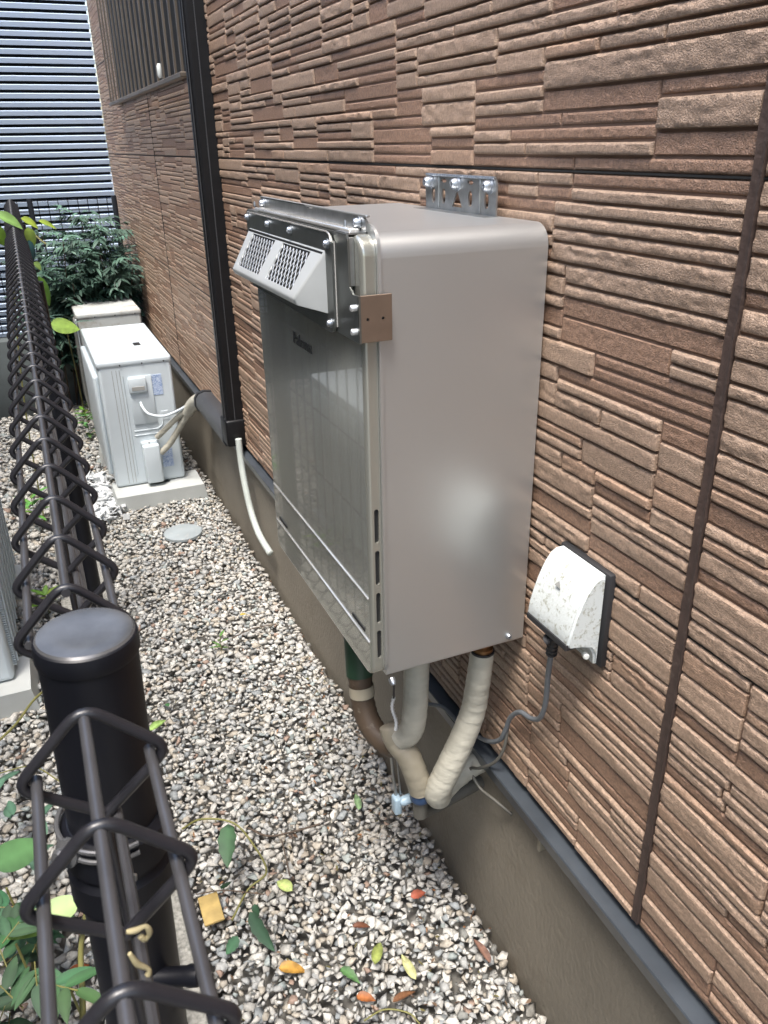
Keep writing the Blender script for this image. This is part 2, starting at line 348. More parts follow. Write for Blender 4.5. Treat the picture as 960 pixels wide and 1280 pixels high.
WIN = (2.83, 4.74, 0.215)
def layout(y0, y1, z0, z1):
    U = 0.0078; nc = int(round((y1 - y0) / U)); R = 60; du = (y1 - y0) / nc; dz = (z1 - z0) / R
    g = np.zeros((R, nc), bool); out = []
    for r in range(R):
        c = 0
        while c < nc:
            if g[r, c]: c += 1; continue
            e = c
            while e < nc and not g[r, e]: e += 1
            run = e - c; L = run
            want = rng.choice((9, 13, 17, 21, 25, 30, 34, 38, 42))
            if want < run:
                L = want
                if run - L < 9: L = run if run <= 46 else run - 12
            rem = R - r; hs = [h for h in (2, 2, 2, 2, 2, 3, 3, 4) if h <= rem and rem - h != 1]
            h = rng.choice(hs) if hs else rem
            if L < 9 and h > 3: h = 3 if rem - 3 != 1 and rem >= 3 else h
            g[r:r + h, c:c + L] = True
            out.append((y0 + c * du, y0 + (c + L) * du, z1 - (r + h) * dz, z1 - r * dz)); c += L
    return out
def brick(b, cell):
    y0, y1, z0, z1 = b; gp = 0.0013
    y0 += gp * 0.8; y1 -= gp * 0.8; z0 += gp; z1 -= gp; Ly, Lz = y1 - y0, z1 - z0; sd_ = rng.randrange(1 << 20)
    kind = rng.random(); flat = kind < 0.27
    nu = max(4, int(Ly / cell)); nv = max(4, int(Lz / (cell * 0.7)))
    def ax(L, n, e):
        t = np.linspace(e, L - e, n); return np.concatenate([[0, e * 0.35], t, [L - e * 0.35, L]])
    e = min(0.0042, Lz * 0.2); U = ax(Ly, nu, e); W = ax(Lz, nv, e); uu, vv = np.meshgrid(U, W); m, n = uu.shape
    Y = y0 + uu; Zc = z0 + vv
    dl, dr, db, dt = uu, Ly - uu, vv, Lz - vv
    if flat:
        D = 0.0026; h = D * np.clip(np.minimum(np.minimum(dl, dr), np.minimum(db, dt)) / 0.0014, 0, 1)
        h = h + 0.0009 * (vnoise(Y / 0.007, Zc / 0.005, sd_) - 0.5) * (h > 0.002)
        tone = np.array([0.80, 0.69, 0.63]) * rng.uniform(0.9, 1.05)
    else:
        D = rng.uniform(0.0042, 0.0062); rough = rng.uniform(0.35, 1.3) ** 1.3
        def chip(L0, k_): return np.clip(vnoise(Y / L0, Y * 0, sd_ + k_) * 0.6 + vnoise(Y / (L0 * 0.37), Y * 0, sd_ + k_ + 20) * 0.55 - 0.42, 0, 1)
        bt = 0.0016 + 0.0085 * rough * chip(0.015, 1); bb = 0.0026 + 0.0075 * rough * chip(0.020, 2)
        bl = 0.0010 + 0.003 * vnoise(Zc / 0.008, Zc * 0, sd_ + 3); br = 0.0010 + 0.003 * vnoise(Zc / 0.008, Zc * 0, sd_ + 4)
        def sm(t): t = np.clip(t, 0, 1); return t * (1.55 - 0.55 * t)
        k = np.minimum(np.minimum(sm(dt / bt), 0.25 + 0.75 * np.sqrt(np.clip(1 - (1 - np.clip(db / bb, 0, 1)) ** 2, 0, 1))), np.minimum(sm(dl / bl), sm(dr / br)))
        # chips leave a step: the rim starts above the bed
        k = np.where((np.minimum(np.minimum(dt, db), np.minimum(dl, dr)) > 1e-6), 0.22 + 0.78 * k, 0)
        big = vnoise(Y / 0.030, Zc / 0.013, sd_ + 8); rn = (np.abs(big - 0.5) * 2 - 0.4) * 0.0014 + (vnoise(Y / 0.009, Zc / 0.006, sd_ + 9) - 0.5) * 0.0009 + (vnoise(Y / 0.005, Zc / 0.0035, sd_ + 12) - 0.5) * 0.0004
        h = D * k + rn * min(rough, 1.1) * np.clip(k * 1.5 - 0.5, 0, 1)
        tone = np.array([1.0, 0.98, 0.95]) * rng.uniform(0.88, 1.10)
        if rng.random() < 0.15: tone = tone * np.array([0.98, 0.92, 0.88])
    if y0 > 2.70: h = h * 0.6
    V = np.stack([XW + 0.0015 - h, Y, Zc], -1).reshape(-1, 3)
    i = np.arange(m - 1)[:, None] * n + np.arange(n - 1)[None]; F = np.stack([i, i + n, i + n + 1, i + 1], -1).reshape(-1, 4)
    return V, F, np.repeat(tone[None], len(V), 0)
bricks = []
for zi in range(4):
    for yi in range(3):
        a = YJ[yi] + (0.0055 if yi == 1 else 0.001); b = YJ[yi + 1] - (0.0055 if yi == 0 else 0.001)
        if yi == 0: a = 0.10
        for q in layout(a, b, SEAMS[zi] + 0.0006, SEAMS[zi + 1] - 0.0006):
            if q[0] > WIN[0] and q[1] < WIN[1] and q[2] > WIN[2]: continue
            bricks.append(q)
def shown(q):
    P = [proj((XW, y, z)) for y, z in ((q[0], q[2]), (q[1], q[2]), (q[1], q[3]), (q[0], q[3]))]
    if min(p[2] for p in P) < 0.03: return 0
    cx = sum(p[0] for p in P) / 4; cy = sum(p[1] for p in P) / 4
    if not (-20 < cx < 980 and -20 < cy < 1300): return 0
    yc, zc = (q[0] + q[1]) / 2, (q[2] + q[3]) / 2
    if 485 < cx < 660 and 260 < cy < 800: return 0
    return abs(sum(P[i][0] * P[(i + 1) % 4][1] - P[(i + 1) % 4][0] * P[i][1] for i in range(4))) / 2
bricks.sort(key=lambda q: -shown(q))
Vs, Fs, Ts = [], [], []; o_ = 0; wl = worldloc(wall)
for i, q in enumerate(bricks):
    d = math.hypot(XW, (q[0] + q[1]) / 2)
    V, F, T_ = brick(q, 0.0030 if d < 1.15 else (0.0045 if d < 1.8 else (0.008 if d < 3.0 else 0.014)))
    if i < 298: npmesh('brick', V - np.array(wl[:]), F, M['brick'], wall, T_, smooth=32)
    else: Vs.append(V); Fs.append(F + o_); Ts.append(T_); o_ += len(V)
rest = npmesh('far_bricks', np.concatenate(Vs) - np.array(wl[:]), np.concatenate(Fs), M['brick'], wall, np.concatenate(Ts), smooth=32); rest['kind'] = 'stuff'

# ------------------------------------------------------------ window grille on the far wall
gr = thing('window_grille', 'bronze vertical-bar grille over the dark window high on the far wall', 'window grille', (0.57, 3.7, 0.2))
MB().box(0.592, 0.601, WIN[0] - 0.02, WIN[1] + 0.02, WIN[2] - 0.01, 0.904).put('window_glass', M['glass'], gr, smooth=0)
MB().rbox(0.535, 0.562, 2.77, 4.70, 0.192, 0.206, 0.002, 1).put('bottom_rail', M['grille'], gr)
MB().rbox(0.535, 0.562, 2.77, 4.70, 1.02, 1.04, 0.002, 1).put('top_rail', M['grille'], gr)
for k in range(18):
    y = 2.775 + k * 0.1125; MB().box(0.542, 0.549, y, y + 0.014, 0.206, 1.02).put('bar', M['grille'], gr, smooth=0)
for y in (2.80, 4.66): MB().box(0.562, 0.60, y, y + 0.02, 0.194, 0.204).put('bracket', M['grille'], gr, smooth=0)
MB().lathe((0.545, 3.18, 0.215), [(0.005, 0), (0.009, 0.008), (0.009, 0.036), (0.005, 0.045)], 12).put('clip', M['white'], gr)

# ------------------------------------------------------------ line ducts
vd = thing('line_duct', 'tall dark brown pipe cover running down the wall beside the window grille', 'duct', (0.57, 2.67, -0.96))
prof = [(0.600, 2.634), (0.548, 2.634), (0.541, 2.638), (0.538, 2.646), (0.538, 2.664), (0.536, 2.668), (0.538, 2.672), (0.538, 2.694), (0.541, 2.702), (0.548, 2.706), (0.600, 2.706)]
MB().prism(prof, 2, -0.86, 1.6).put('cover', M['duct'], vd, smooth=25)
MB().rbox(0.5345, 0.5377, 2.6405, 2.6440, -0.86, 1.6, 0.001, 1).put('edge_strip', M['hduct'], vd)
MB().box(0.566, 0.569, 2.6315, 2.634, -0.86, 1.6).put('cover_groove', M['hduct'], vd, smooth=0)
MB().rbox(0.532, 0.601, 2.626, 2.715, -0.955, -0.86, 0.008, 3).put('end_elbow', M['duct'], vd)
hd = thing('wall_duct', 'grey rounded pipe cover lying along the foundation toward the outdoor unit', 'duct', (0.565, 2.95, -0.97))
def hp(k, s=0.0): return [(0.602, -0.905 + s), (0.570, -0.900 + s), (0.545 - s, -0.908 + s), (0.532 - s, -0.925), (0.530 - s, -0.955), (0.540 - s, -0.975 - s), (0.602, -0.98 - s)]
MB().prism(hp(0), 1, 2.70, 3.17).put('cover', M['hduct'], hd, smooth=50)
MB().prism(hp(0, 0.004), 1, 3.17, 3.19).put('end_collar', M['gasket'], hd, smooth=50)
hose = [on(298, 548, 0, 0.568), on(301, 575, 0, 0.566), on(306, 605, 0, 0.566), on(314, 640, 0, 0.57), on(324, 668, 0, 0.575), on(338, 692, 0, 0.582)]
hp_ = smoothpath(hose, 18); dh = MB().tube(hp_, [0.0125 if i % 2 else 0.0105 for i in range(len(hp_))], 10).put('drain_hose', mat('hose_ivory', (0.52, 0.56, 0.52), 0.5), smooth=80)
tag(centre(dh), 'pale ribbed drain hose hanging from the dark duct over the foundation', 'hose')

# ------------------------------------------------------------ water heater
hx0, hx1, hy0, hy1, hz0, hz1 = 0.362, 0.592, 0.8622, 1.334, -0.690, -0.092
ht = thing('water_heater', 'champagne metal gas water heater hung on the brown wall', 'water heater', (0.47, 1.10, hz0))
def rprof(y0, y1, z0, z1, rt, rb, n=9):
    P = []
    for cy, cz, s_, r_ in ((y0 + rb, z0 + rb, 180, rb), (y1 - rb, z0 + rb, 270, rb), (y1 - rt, z1 - rt, 0, rt), (y0 + rt, z1 - rt, 90, rt)):
        for k in range(n + 1): t = math.radians(s_ + 90 * k / n); P.append((cy + r_ * math.cos(t), cz + r_ * math.sin(t)))
    return P
flatbig(MB().prism(rprof(hy0, hy1, hz0, hz1, 0.027, 0.004), 0, hx0 + 0.004, hx1).put('body', M['heater'], ht, smooth=30), 0.05)
def ring(y0, y1, z0, z1, x0, x1, r, w, n=8):
    """a rounded rectangular lip in the y-z plane"""
    def rr(a0, a1, b0, b1, r_):
        pts = []
        for cy, cz, s in ((a1 - r_, b1 - r_, 0), (a0 + r_, b1 - r_, 90), (a0 + r_, b0 + r_, 180), (a1 - r_, b0 + r_, 270)):
            for k in range(n + 1): t = math.radians(s + 90 * k / n); pts.append((cy + r_ * math.cos(t), cz + r_ * math.sin(t)))
        return pts
    A = rr(y0, y1, z0, z1, r); B = rr(y0 + w, y1 - w, z0 + w, z1 - w, max(r - w, 0.002)); m = len(A); V = []; F = []
    for x in (x0, x1):
        V += [(x, *p) for p in A] + [(x, *p) for p in B]
    for i in range(m):
        j = (i + 1) % m
        F += [(i, j, m + j, m + i), (2 * m + i, 3 * m + i, 3 * m + j, 2 * m + j), (i, 2 * m + i, 2 * m + j, j), (m + i, m + j, 3 * m + j, 3 * m + i)]
    return MB().add(V, F)
ring(hy0 - 0.003, hy1 + 0.003, hz0 - 0.001, hz1 + 0.010, 0.3635, 0.3675, 0.028, 0.016).put('front_lip', M['heater'], ht, smooth=40)
# front cover with rounded edges, side vent slots
def cover():
    bm = bmesh.new(); bmesh.ops.create_cube(bm, size=1)
    x0, x1, y0, y1, z0, z1 = 0.345, 0.3632, 0.8645, 1.332, hz0 - 0.002, hz1 - 0.0015
    for v in bm.verts: v.co = Vector(((x0 + x1) / 2 + v.co.x * (x1 - x0), (y0 + y1) / 2 + v.co.y * (y1 - y0), (z0 + z1) / 2 + v.co.z * (z1 - z0)))
    ed = [e for e in bm.edges if abs(e.verts[0].co.x - e.verts[1].co.x) > 0.01]
    bmesh.ops.bevel(bm, geom=ed, offset=0.022, segments=8, profile=0.5, affect='EDGES')
    ed = [e for e in bm.edges if e.verts[0].co.x < x0 + 1e-5 and e.verts[1].co.x < x0 + 1e-5 and len(e.link_faces) == 2 and any(abs(f.normal.x) < 0.5 for f in e.link_faces)]
    bmesh.ops.bevel(bm, geom=ed, offset=0.0055, segments=4, profile=0.5, affect='EDGES')
    return MB().addbm(bm)
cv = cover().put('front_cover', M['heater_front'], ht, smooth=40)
def capsule(y0, y1, x0, x1, z0, z1):
    r = (x1 - x0) / 2; c = (x0 + x1) / 2; P = []
    for k in range(9): t = math.radians(180 * k / 8); P.append((c + r * math.cos(t), z1 - r + r * math.sin(t)))
    for k in range(9): t = math.radians(180 + 180 * k / 8); P.append((c + r * math.cos(t), z0 + r + r * math.sin(t)))
    return P
sl = MB()
for a, b in ((-0.477, -0.428), (-0.540, -0.488), (-0.600, -0.552), (-0.658, -0.612)):
    sl.prism(capsule(0, 0, 0.3535, 0.3598, a, b), 1, 0.850, 0.876)
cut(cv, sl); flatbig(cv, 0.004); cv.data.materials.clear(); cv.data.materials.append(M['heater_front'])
for a, b in ((-0.477, -0.428), (-0.540, -0.488), (-0.600, -0.552), (-0.658, -0.612)):
    MB().prism(capsule(0, 0, 0.3536, 0.3597, a + 0.0002, b - 0.0002), 1, 0.8675, 0.870).put('vent_slot', M['dark'], ht)  # near-black plate darkens the inside of each cut slot, standing in for shade
MB().rbox(0.3430, 0.3460, 0.8700, 1.322, -0.5635, -0.5605, 0.0008, 2).put('trim_line', M['silverline'], ht)
MB().rbox(0.3430, 0.3460, 0.8700, 1.322, -0.6335, -0.6305, 0.0008, 2).put('trim_line', M['silverline'], ht)
for a, b in ((0.888, 0.935), (1.255, 1.300)): MB().rbox(0.3436, 0.3460, a, b, -0.6245, -0.6185, 0.001, 2).put('vent_slot', M['dark'], ht)
# lettering
cu = bpy.data.curves.new('txt', 'FONT'); cu.body = 'Paloma'; cu.size = 0.030; cu.offset = 0.0006; cu.extrude = 0.0004; cu.space_character = 0.98
to = bpy.data.objects.new('txt', cu); C.objects.link(to); bpy.context.view_layer.update()
tm = bpy.data.meshes.new_from_object(to.evaluated_get(bpy.context.evaluated_depsgraph_get())); bpy.data.objects.remove(to)
w_ = max(v.co.x for v in tm.vertices) ; s_ = 0.086 / w_
for v in tm.vertices:
    x, y, z = v.co; v.co = Vector((0.3446 + z, 1.142 - x * s_, -0.2665 + y * 0.78)) - worldloc(ht)
tm.materials.clear(); tm.materials.append(M['logo']); lo = bpy.data.objects.new('lettering', tm); C.objects.link(lo); lo.parent = ht
# bolts on the side and the strap tab under the corner
def bolt(p, axis, r=0.0045, h=0.004, name='bolt', parent=None, washer=0):
    m_ = MB()
    if washer: m_.lathe(p, [(washer, 0), (washer, 0.0012)], 16, axis)
    m_.lathe(Vector(p) + Vector(axis) * (0.001 if washer else 0), [(r, 0), (r, h * 0.6), (r * 0.7, h), (r * 0.35, h * 0.95), (r * 0.3, h * 0.6)], 12, axis)
    return m_.put(name, M['bolt'], parent)
bolt((0.566, 0.8622, -0.678), (0, -1, 0), 0.0048, 0.005, parent=ht)
bolt((0.372, 0.8600, -0.694), (0, -0.8, -0.6), 0.0050, 0.010, parent=ht)
# upper wall bracket
wbk = MB().prism([(0.975, -0.092), (1.182, -0.092), (1.186, -0.055), (1.182, -0.047), (1.176, -0.0435), (0.984, -0.0435), (0.978, -0.047), (0.975, -0.053)], 0, 0.583, 0.5855).put('wall_bracket', M['galv'], ht)
hs_ = MB()
for y, w2, z, h2 in ((1.158, 0.006, -0.073, 0.011), (1.125, 0.006, -0.073, 0.011), (1.045, 0.006, -0.073, 0.011), (1.0, 0.006, -0.073, 0.011), (1.125, 0.009, -0.052, 0.003), (1.045, 0.008, -0.052, 0.003)):
    hs_.prism([(y + w2 * math.cos(t * math.pi / 6), z + h2 * math.sin(t * math.pi / 6)) for t in range(12)], 0, 0.57, 0.60)
hs_.prism([(1.068, -0.086), (1.098, -0.086), (1.085, -0.066), (1.081, -0.066)], 0, 0.57, 0.60)
cut(wbk, hs_); wbk.data.materials.clear(); wbk.data.materials.append(M['galv'])
for y in (1.140, 1.018): MB().rbox(0.581, 0.584, y - 0.002, y + 0.002, -0.090, -0.046, 0.001, 2).put('bracket_rib', M['galv'], ht)
MB().box(0.565, 0.5855, 0.972, 1.190, -0.0935, -0.0915).put('bracket_foot', M['galv'], ht)
MB().tube([(0.5825, 0.979, -0.0445), (0.5825, 1.180, -0.0445)], 0.002, 8).put('bracket_edge', M['bolt'], ht)
for y in (1.168, 1.082, 0.992): bolt((0.583, y, -0.0545), (-1, 0, 0), 0.0075, 0.010, 'bracket_screw', ht, 0.0105)
# front upper rail with notch and end bolts
MB().prism([(1.326, -0.100), (1.326, -0.080), (1.320, -0.074), (1.105, -0.074), (1.090, -0.078), (1.075, -0.078), (1.065, -0.0755), (0.895, -0.0755), (0.885, -0.080), (0.885, -0.100)], 0, 0.3605, 0.3635).put('top_rail', M['galv'], ht)
MB().rbox(0.3605, 0.3665, 0.885, 1.326, -0.0765, -0.0735, 0.001, 2).put('rail_fold', M['heater'], ht)
MB().rbox(0.345, 0.360, 0.90, 1.31, -0.0955, -0.088, 0.003, 3).put('top_channel', M['silverline'], ht)
for y in (1.305, 0.905):
    bolt((0.360, y, -0.083), (-1, 0, 0), 0.0055, 0.006, 'rail_bolt', ht, 0.0075)
    bolt((0.350, y + 0.018, -0.088), (0, 0, 1), 0.0018, 0.007, 'rail_stud', ht)

# flue diverter in front
dv = thing('flue_diverter', 'silver exhaust deflector hood with two mesh windows on the heater front', 'flue hood', (0.33, 1.1, -0.21))
pl = [(0.852, -0.156), (0.869, -0.157), (0.880, -0.150), (0.8815, -0.098), (0.884, -0.0925), (1.320, -0.0925), (1.326, -0.097), (1.326, -0.200), (1.32, -0.207), (0.852, -0.210)]
MB().prism(pl, 0, 0.3360, 0.3385).put('back_plate', M['plate'], dv, smooth=20)
pl2 = [(0.923, -0.105), (0.929, -0.097), (0.937, -0.094), (1.300, -0.094), (1.308, -0.099), (1.308, -0.198), (1.300, -0.205), (0.937, -0.212), (0.928, -0.209), (0.923, -0.203)]
MB().prism(pl2, 0, 0.3318, 0.3345).put('front_flange', M['plate'], dv, smooth=20)
MB().tube([(0.3320, 0.9235, -0.104), (0.3320, 0.929, -0.0965), (0.332, 0.937, -0.0938), (0.332, 1.300, -0.0938)], 0.0012, 6).put('flange_edge', M['silverline'], dv)
MB().tube([(0.3355, 0.923, -0.203), (0.3355, 0.923, -0.103)], 0.0010, 6).put('flange_edge', M['silverline'], dv)
MB().rbox(0.3385, 0.3450, 0.883, 0.8855, -0.150, -0.096, 0.0006, 1).put('plate_return', M['galv'], dv)
MB().box(0.3385, 0.3625, 0.885, 0.925, -0.0935, -0.0915).put('top_tab', M['galv'], dv)
MB().box(0.3385, 0.3625, 1.285, 1.326, -0.0935, -0.0915).put('top_tab', M['galv'], dv)
sp = MB().rbox(0.3360, 0.3775, 0.8525, 0.8550, -0.2095, -0.1560, 0.0006, 1).put('side_plate', M['sideplate'], dv)
sh = MB()
for x in (0.347, 0.366): sh.prism([(x + 0.0019 * math.cos(t * math.pi / 6), -0.183 + 0.0019 * math.sin(t * math.pi / 6)) for t in range(12)], 1, 0.84, 0.86)
cut(sp, sh); sp.data.materials.clear(); sp.data.materials.append(M['sideplate'])
for x in (0.347, 0.366): MB().lathe((x, 0.8550, -0.183), [(0.0035, 0), (0.0035, 0.001)], 12, (0, 1, 0)).put('hole_shadow', M['dark'], dv)
for z in (-0.170, -0.197): MB().lathe((0.3360, 0.860, z), [(0.0038, 0), (0.0038, 0.006), (0.0030, 0.0072)], 14, (-1, 0, 0)).put('rivet', M['mesh'], dv)
# hood: sloping window face with two openings, side slopes and bottom
A0 = Vector((0.3335, 0.944, -0.1135)); A1 = Vector((0.3335, 1.297, -0.1145)); B0 = Vector((0.2945, 0.968, -0.1735)); B1 = Vector((0.2945, 1.280, -0.1745))
C0 = Vector((0.3335, 0.944, -0.1905)); C1 = Vector((0.3335, 1.297, -0.1915))
def fp(y, v):
    """a point on the sloping face at width y and slope fraction v, top to bottom"""
    a = A0.lerp(A1, (y - 0.944) / 0.353); b = B0.lerp(B1, (y - 0.944) / 0.353); p = a.lerp(b, v); return Vector((p.x, y, p.z))
ys = [0.990, 1.107, 1.144, 1.262]; vs = [0.13, 0.87]
hood = MB(); nrm = Vector((-0.058, 0, 0.039)).normalized(); fr = []; th = 0.0025
gy = [None] + ys + [None]; gv = [0, vs[0], vs[1], 1]
def gpt(i, j):
    v = gv[j]
    if i == 0: return A0.lerp(B0, v)
    if i == 5: return A1.lerp(B1, v)
    return fp(ys[i - 1], v)
V = []; idx = {}
for s in (0, 1):
    for j in range(4):
        for i in range(6):
            idx[(s, i, j)] = len(V); V.append(gpt(i, j) - nrm * (th * s))
F = []
for j in range(3):
    for i in range(5):
        if j == 1 and i in (1, 3):
            c4 = [(i, j), (i + 1, j), (i + 1, j + 1), (i, j + 1)]
            for k in range(4):
                a, b = c4[k], c4[(k + 1) % 4]; F.append((idx[(0, *a)], idx[(0, *b)], idx[(1, *b)], idx[(1, *a)]))
            continue
        for s in (0, 1): F.append((idx[(s, i, j)], idx[(s, i + 1, j)], idx[(s, i + 1, j + 1)], idx[(s, i, j + 1)]))
n0 = len(V); D0 = B0 + Vector((0.004, 0, -0.007)); D1 = B1 + Vector((0.004, 0, -0.007)); V += [C0, C1, D0, D1]
# right and left slopes with the folded bottom lip
F += [(idx[(0, 0, 0)], idx[(0, 0, 1)], idx[(0, 0, 2)], idx[(0, 0, 3)], n0 + 2, n0), (idx[(0, 5, 0)], n0 + 1, n0 + 3, idx[(0, 5, 3)], idx[(0, 5, 2)], idx[(0, 5, 1)])]
F += [(idx[(0, 0, 3)], *[idx[(0, i, 3)] for i in range(1, 6)], n0 + 3, n0 + 2), (n0 + 2, n0 + 3, n0 + 1, n0)]
hood.add(V, F)
ho = hood.put('hood_shell', M['hood'], dv, smooth=25)
bm = bmesh.new(); bm.from_mesh(ho.data)
off = worldloc(dv)
es = []
for e in bm.edges:
    a, b = e.verts[0].co + off, e.verts[1].co + off
    def near(p, l): return any((p - q).length < 1e-4 for q in l)
    left = [gpt(0, j) for j in range(4)] + [D0, C0]; bot = [gpt(i, 3) for i in range(6)]; right = [gpt(5, j) for j in range(4)]
    if (near(a, left) and near(b, left)) and e.calc_length() > 0.003 and not (near(a, [C0]) or near(b, [C0])) or (near(a, bot) and near(b, bot)) or (near(a, right) and near(b, right)): es.append(e)
bmesh.ops.bevel(bm, geom=es, offset=0.003, segments=3, profile=0.5, affect='EDGES'); bm.to_mesh(ho.data); bm.free(); ho.data.shade_smooth(); ho.data.set_sharp_from_angle(angle=math.radians(40))
MB().box(0.3290, 0.3315, 0.95, 1.29, -0.185, -0.118).put('flue_backing', M['dark'], dv, smooth=0)
MB().add([fp(0.99, 0.13) + Vector((0.013, 0, 0.004)), fp(1.262, 0.13) + Vector((0.013, 0, 0.004)), fp(1.262, 0.62) + Vector((0.022, 0, 0.012)), fp(0.99, 0.62) + Vector((0.022, 0, 0.012))], [(0, 1, 2, 3)]).put('inner_baffle', M['plate'], dv, smooth=0)
for (ya, yb) in ((0.990, 1.107), (1.144, 1.262)):
    w3 = MB(); st = 0.0138
    for sg in (1, -1):
        t = ya - 0.06
        while t < yb + 0.06:
            # line y = t + sg*v*k clipped to the window
            pts = []
            for k in range(41):
                v = vs[0] + (vs[1] - vs[0]) * k / 40; y = t + sg * (v - 0.5) * 0.060
                if ya <= y <= yb: pts.append(fp(y, v) - nrm * 0.0022)
            if len(pts) > 2: w3.tube([pts[0], pts[-1]], 0.00062, 5, cap=False)
            t += st
    w3.put('wire_mesh', M['mesh'], dv, smooth=60)
for y, z in ((1.297, -0.101), (1.185, -0.103), (1.078, -0.103), (0.935, -0.107), (0.934, -0.200)):
    bolt((0.3315, y, z), (-1, 0, 0), 0.0042, 0.0045, 'screw', dv, 0.0058)

# pipes below the heater
pa = thing('insulated_pipe', 'short white taped water pipe bending behind the valve under the heater corner', 'pipe', (0.455, 0.95, -1.05))
p1 = smoothpath([(0.457, 0.95, -0.688), (0.455, 0.95, -0.76), (0.452, 0.95, -0.84), (0.446, 0.953, -0.885), (0.432, 0.965, -0.905)], 20)
MB().tube(p1, taped(p1, 0.0203), 24, wob=0.006).put('upper_wrap', M['tape'], pa, smooth=80)
p2 = smoothpath([(0.424, 0.985, -0.890), (0.428, 0.972, -0.915), (0.442, 0.956, -0.940), (0.455, 0.95, -0.985), (0.462, 0.95, -1.015)], 16)
MB().tube(p2, taped(p2, 0.0205), 24, wob=0.01).put('lower_wrap', M['tapedirty'], pa, smooth=80)
MB().lathe((0.462, 0.95, -1.038), [(0.0165, 0), (0.0185, 0.004), (0.0185, 0.022), (0.0165, 0.026)], 18).put('band', M['blue'], pa)
MB().lathe((0.462, 0.95, -1.075), [(0.013, 0), (0.013, 0.036)], 14).put('neck', M['cordbrown'], pa)
MB().tube(smoothpath([(0.462, 0.95, -1.07), (0.50, 0.97, -1.09), (0.61, 0.99, -1.09)], 6), 0.012, 12).put('tail', M['cordbrown'], pa)
pb = thing('insulated_pipe', 'thick cream taped pipe curving down and back to the wall under the heater', 'pipe', (0.53, 0.92, -1.05))
p1 = smoothpath([(0.545, 0.90, -0.722), (0.545, 0.91, -0.79), (0.543, 0.92, -0.855), (0.522, 0.92, -0.912), (0.497, 0.92, -0.965), (0.482, 0.924, -1.005), (0.490, 0.935, -1.030)], 20)
MB().tube(p1, taped(p1, 0.0185, 0.0035), 24, wob=0.006).put('wrap', M['tape'], pb, smooth=80)
p2 = smoothpath([(0.484, 0.928, -1.012), (0.496, 0.945, -1.036), (0.53, 0.965, -1.037), (0.57, 0.975, -1.030), (0.612, 0.98, -1.025)], 14)
MB().tube(p2, taped(p2, 0.0205), 24, wob=0.01).put('return_wrap', M['tape'], pb, smooth=80)
MB().lathe((0.545, 0.90, -0.7205), [(0.0165, 0), (0.0165, 0.006), (0.012, 0.009), (0.012, 0.016), (0.0145, 0.018), (0.0145, 0.032)], 18).put('connector', M['brass'], pb)
MB().lathe((0.545, 0.90, -0.7235), [(0.0188, 0), (0.0188, 0.0035)], 18).put('clamp', M['gasket'], pb)
pc = thing('gas_pipe', 'dark green and brown sleeved pipe curving under the front of the heater', 'pipe', (0.41, 1.05, -0.96))
q1 = [(0.405, 1.085, -0.688), (0.405, 1.083, -0.74), (0.404, 1.075, -0.80), (0.402, 1.068, -0.835)]
MB().tube(smoothpath(q1, 5), 0.0235, 16).put('green_sleeve', M['green'], pc, smooth=80)
q2 = smoothpath([(0.402, 1.068, -0.83), (0.402, 1.055, -0.89), (0.408, 1.035, -0.925), (0.425, 1.005, -0.945), (0.447, 0.978, -0.938)], 7)
MB().tube(q2, [0.0205 + (0.0012 if i % 2 else 0) for i in range(len(q2))], 16).put('brown_sleeve', M['brown'], pc, smooth=80)
MB().tube([(0.402, 1.062, -0.852), (0.402, 1.058, -0.872)], 0.0222, 16, cap=False).put('tape_patch', M['tapedirty'], pc)
vt = thing('drain_tap', 'pale blue plastic drain tap hanging at the foundation beneath the bent pipes', 'tap', (0.44, 0.98, -1.12))
MB().lathe((0.462, 0.975, -1.055), [(0.006, 0), (0.009, 0.006), (0.009, 0.022), (0.006, 0.028)], 12, (-1, 0, -0.1)).put('body', M['valve'], vt)
MB().rbox(0.424, 0.438, 0.972, 0.992, -1.085, -1.048, 0.004, 3).put('handle', M['valve'], vt)
MB().tube([(0.431, 0.985, -1.05), (0.428, 0.99, -1.00), (0.426, 0.992, -0.955)], 0.0028, 8).put('stem', M['galv'], vt)
MB().tube([(0.440, 0.985, -1.05), (0.438, 0.99, -1.00), (0.436, 0.992, -0.955)], 0.0018, 8).put('stem', M['galv'], vt)
hl = []
for k in range(150):
    t = k / 149; c = Vector((0.386, 0.885, -0.715)).lerp(Vector((0.400, 0.915, -0.84)), t); c += Vector((0.003 * math.sin(t * 9), 0, 0)); hl.append(c + Vector((0.0026 * math.cos(k * 1.4), 0.0026 * math.sin(k * 1.4), 0)))
cc = MB().tube(hl[50:], 0.0009, 5).put('coiled_cord', M['mesh'], smooth=80)
tag(centre(cc), 'thin white coiled cord hanging from the heater corner bolt', 'cord')
cs = MB().tube(smoothpath([(0.374, 0.868, -0.703), (0.386, 0.884, -0.72), (0.389, 0.892, -0.757)], 6), 0.0016, 6).put('tie_strap', M['gasket'], smooth=80)
tag(centre(cs), 'black tie strap looped round the heater corner bolt above the coiled cord', 'strap')

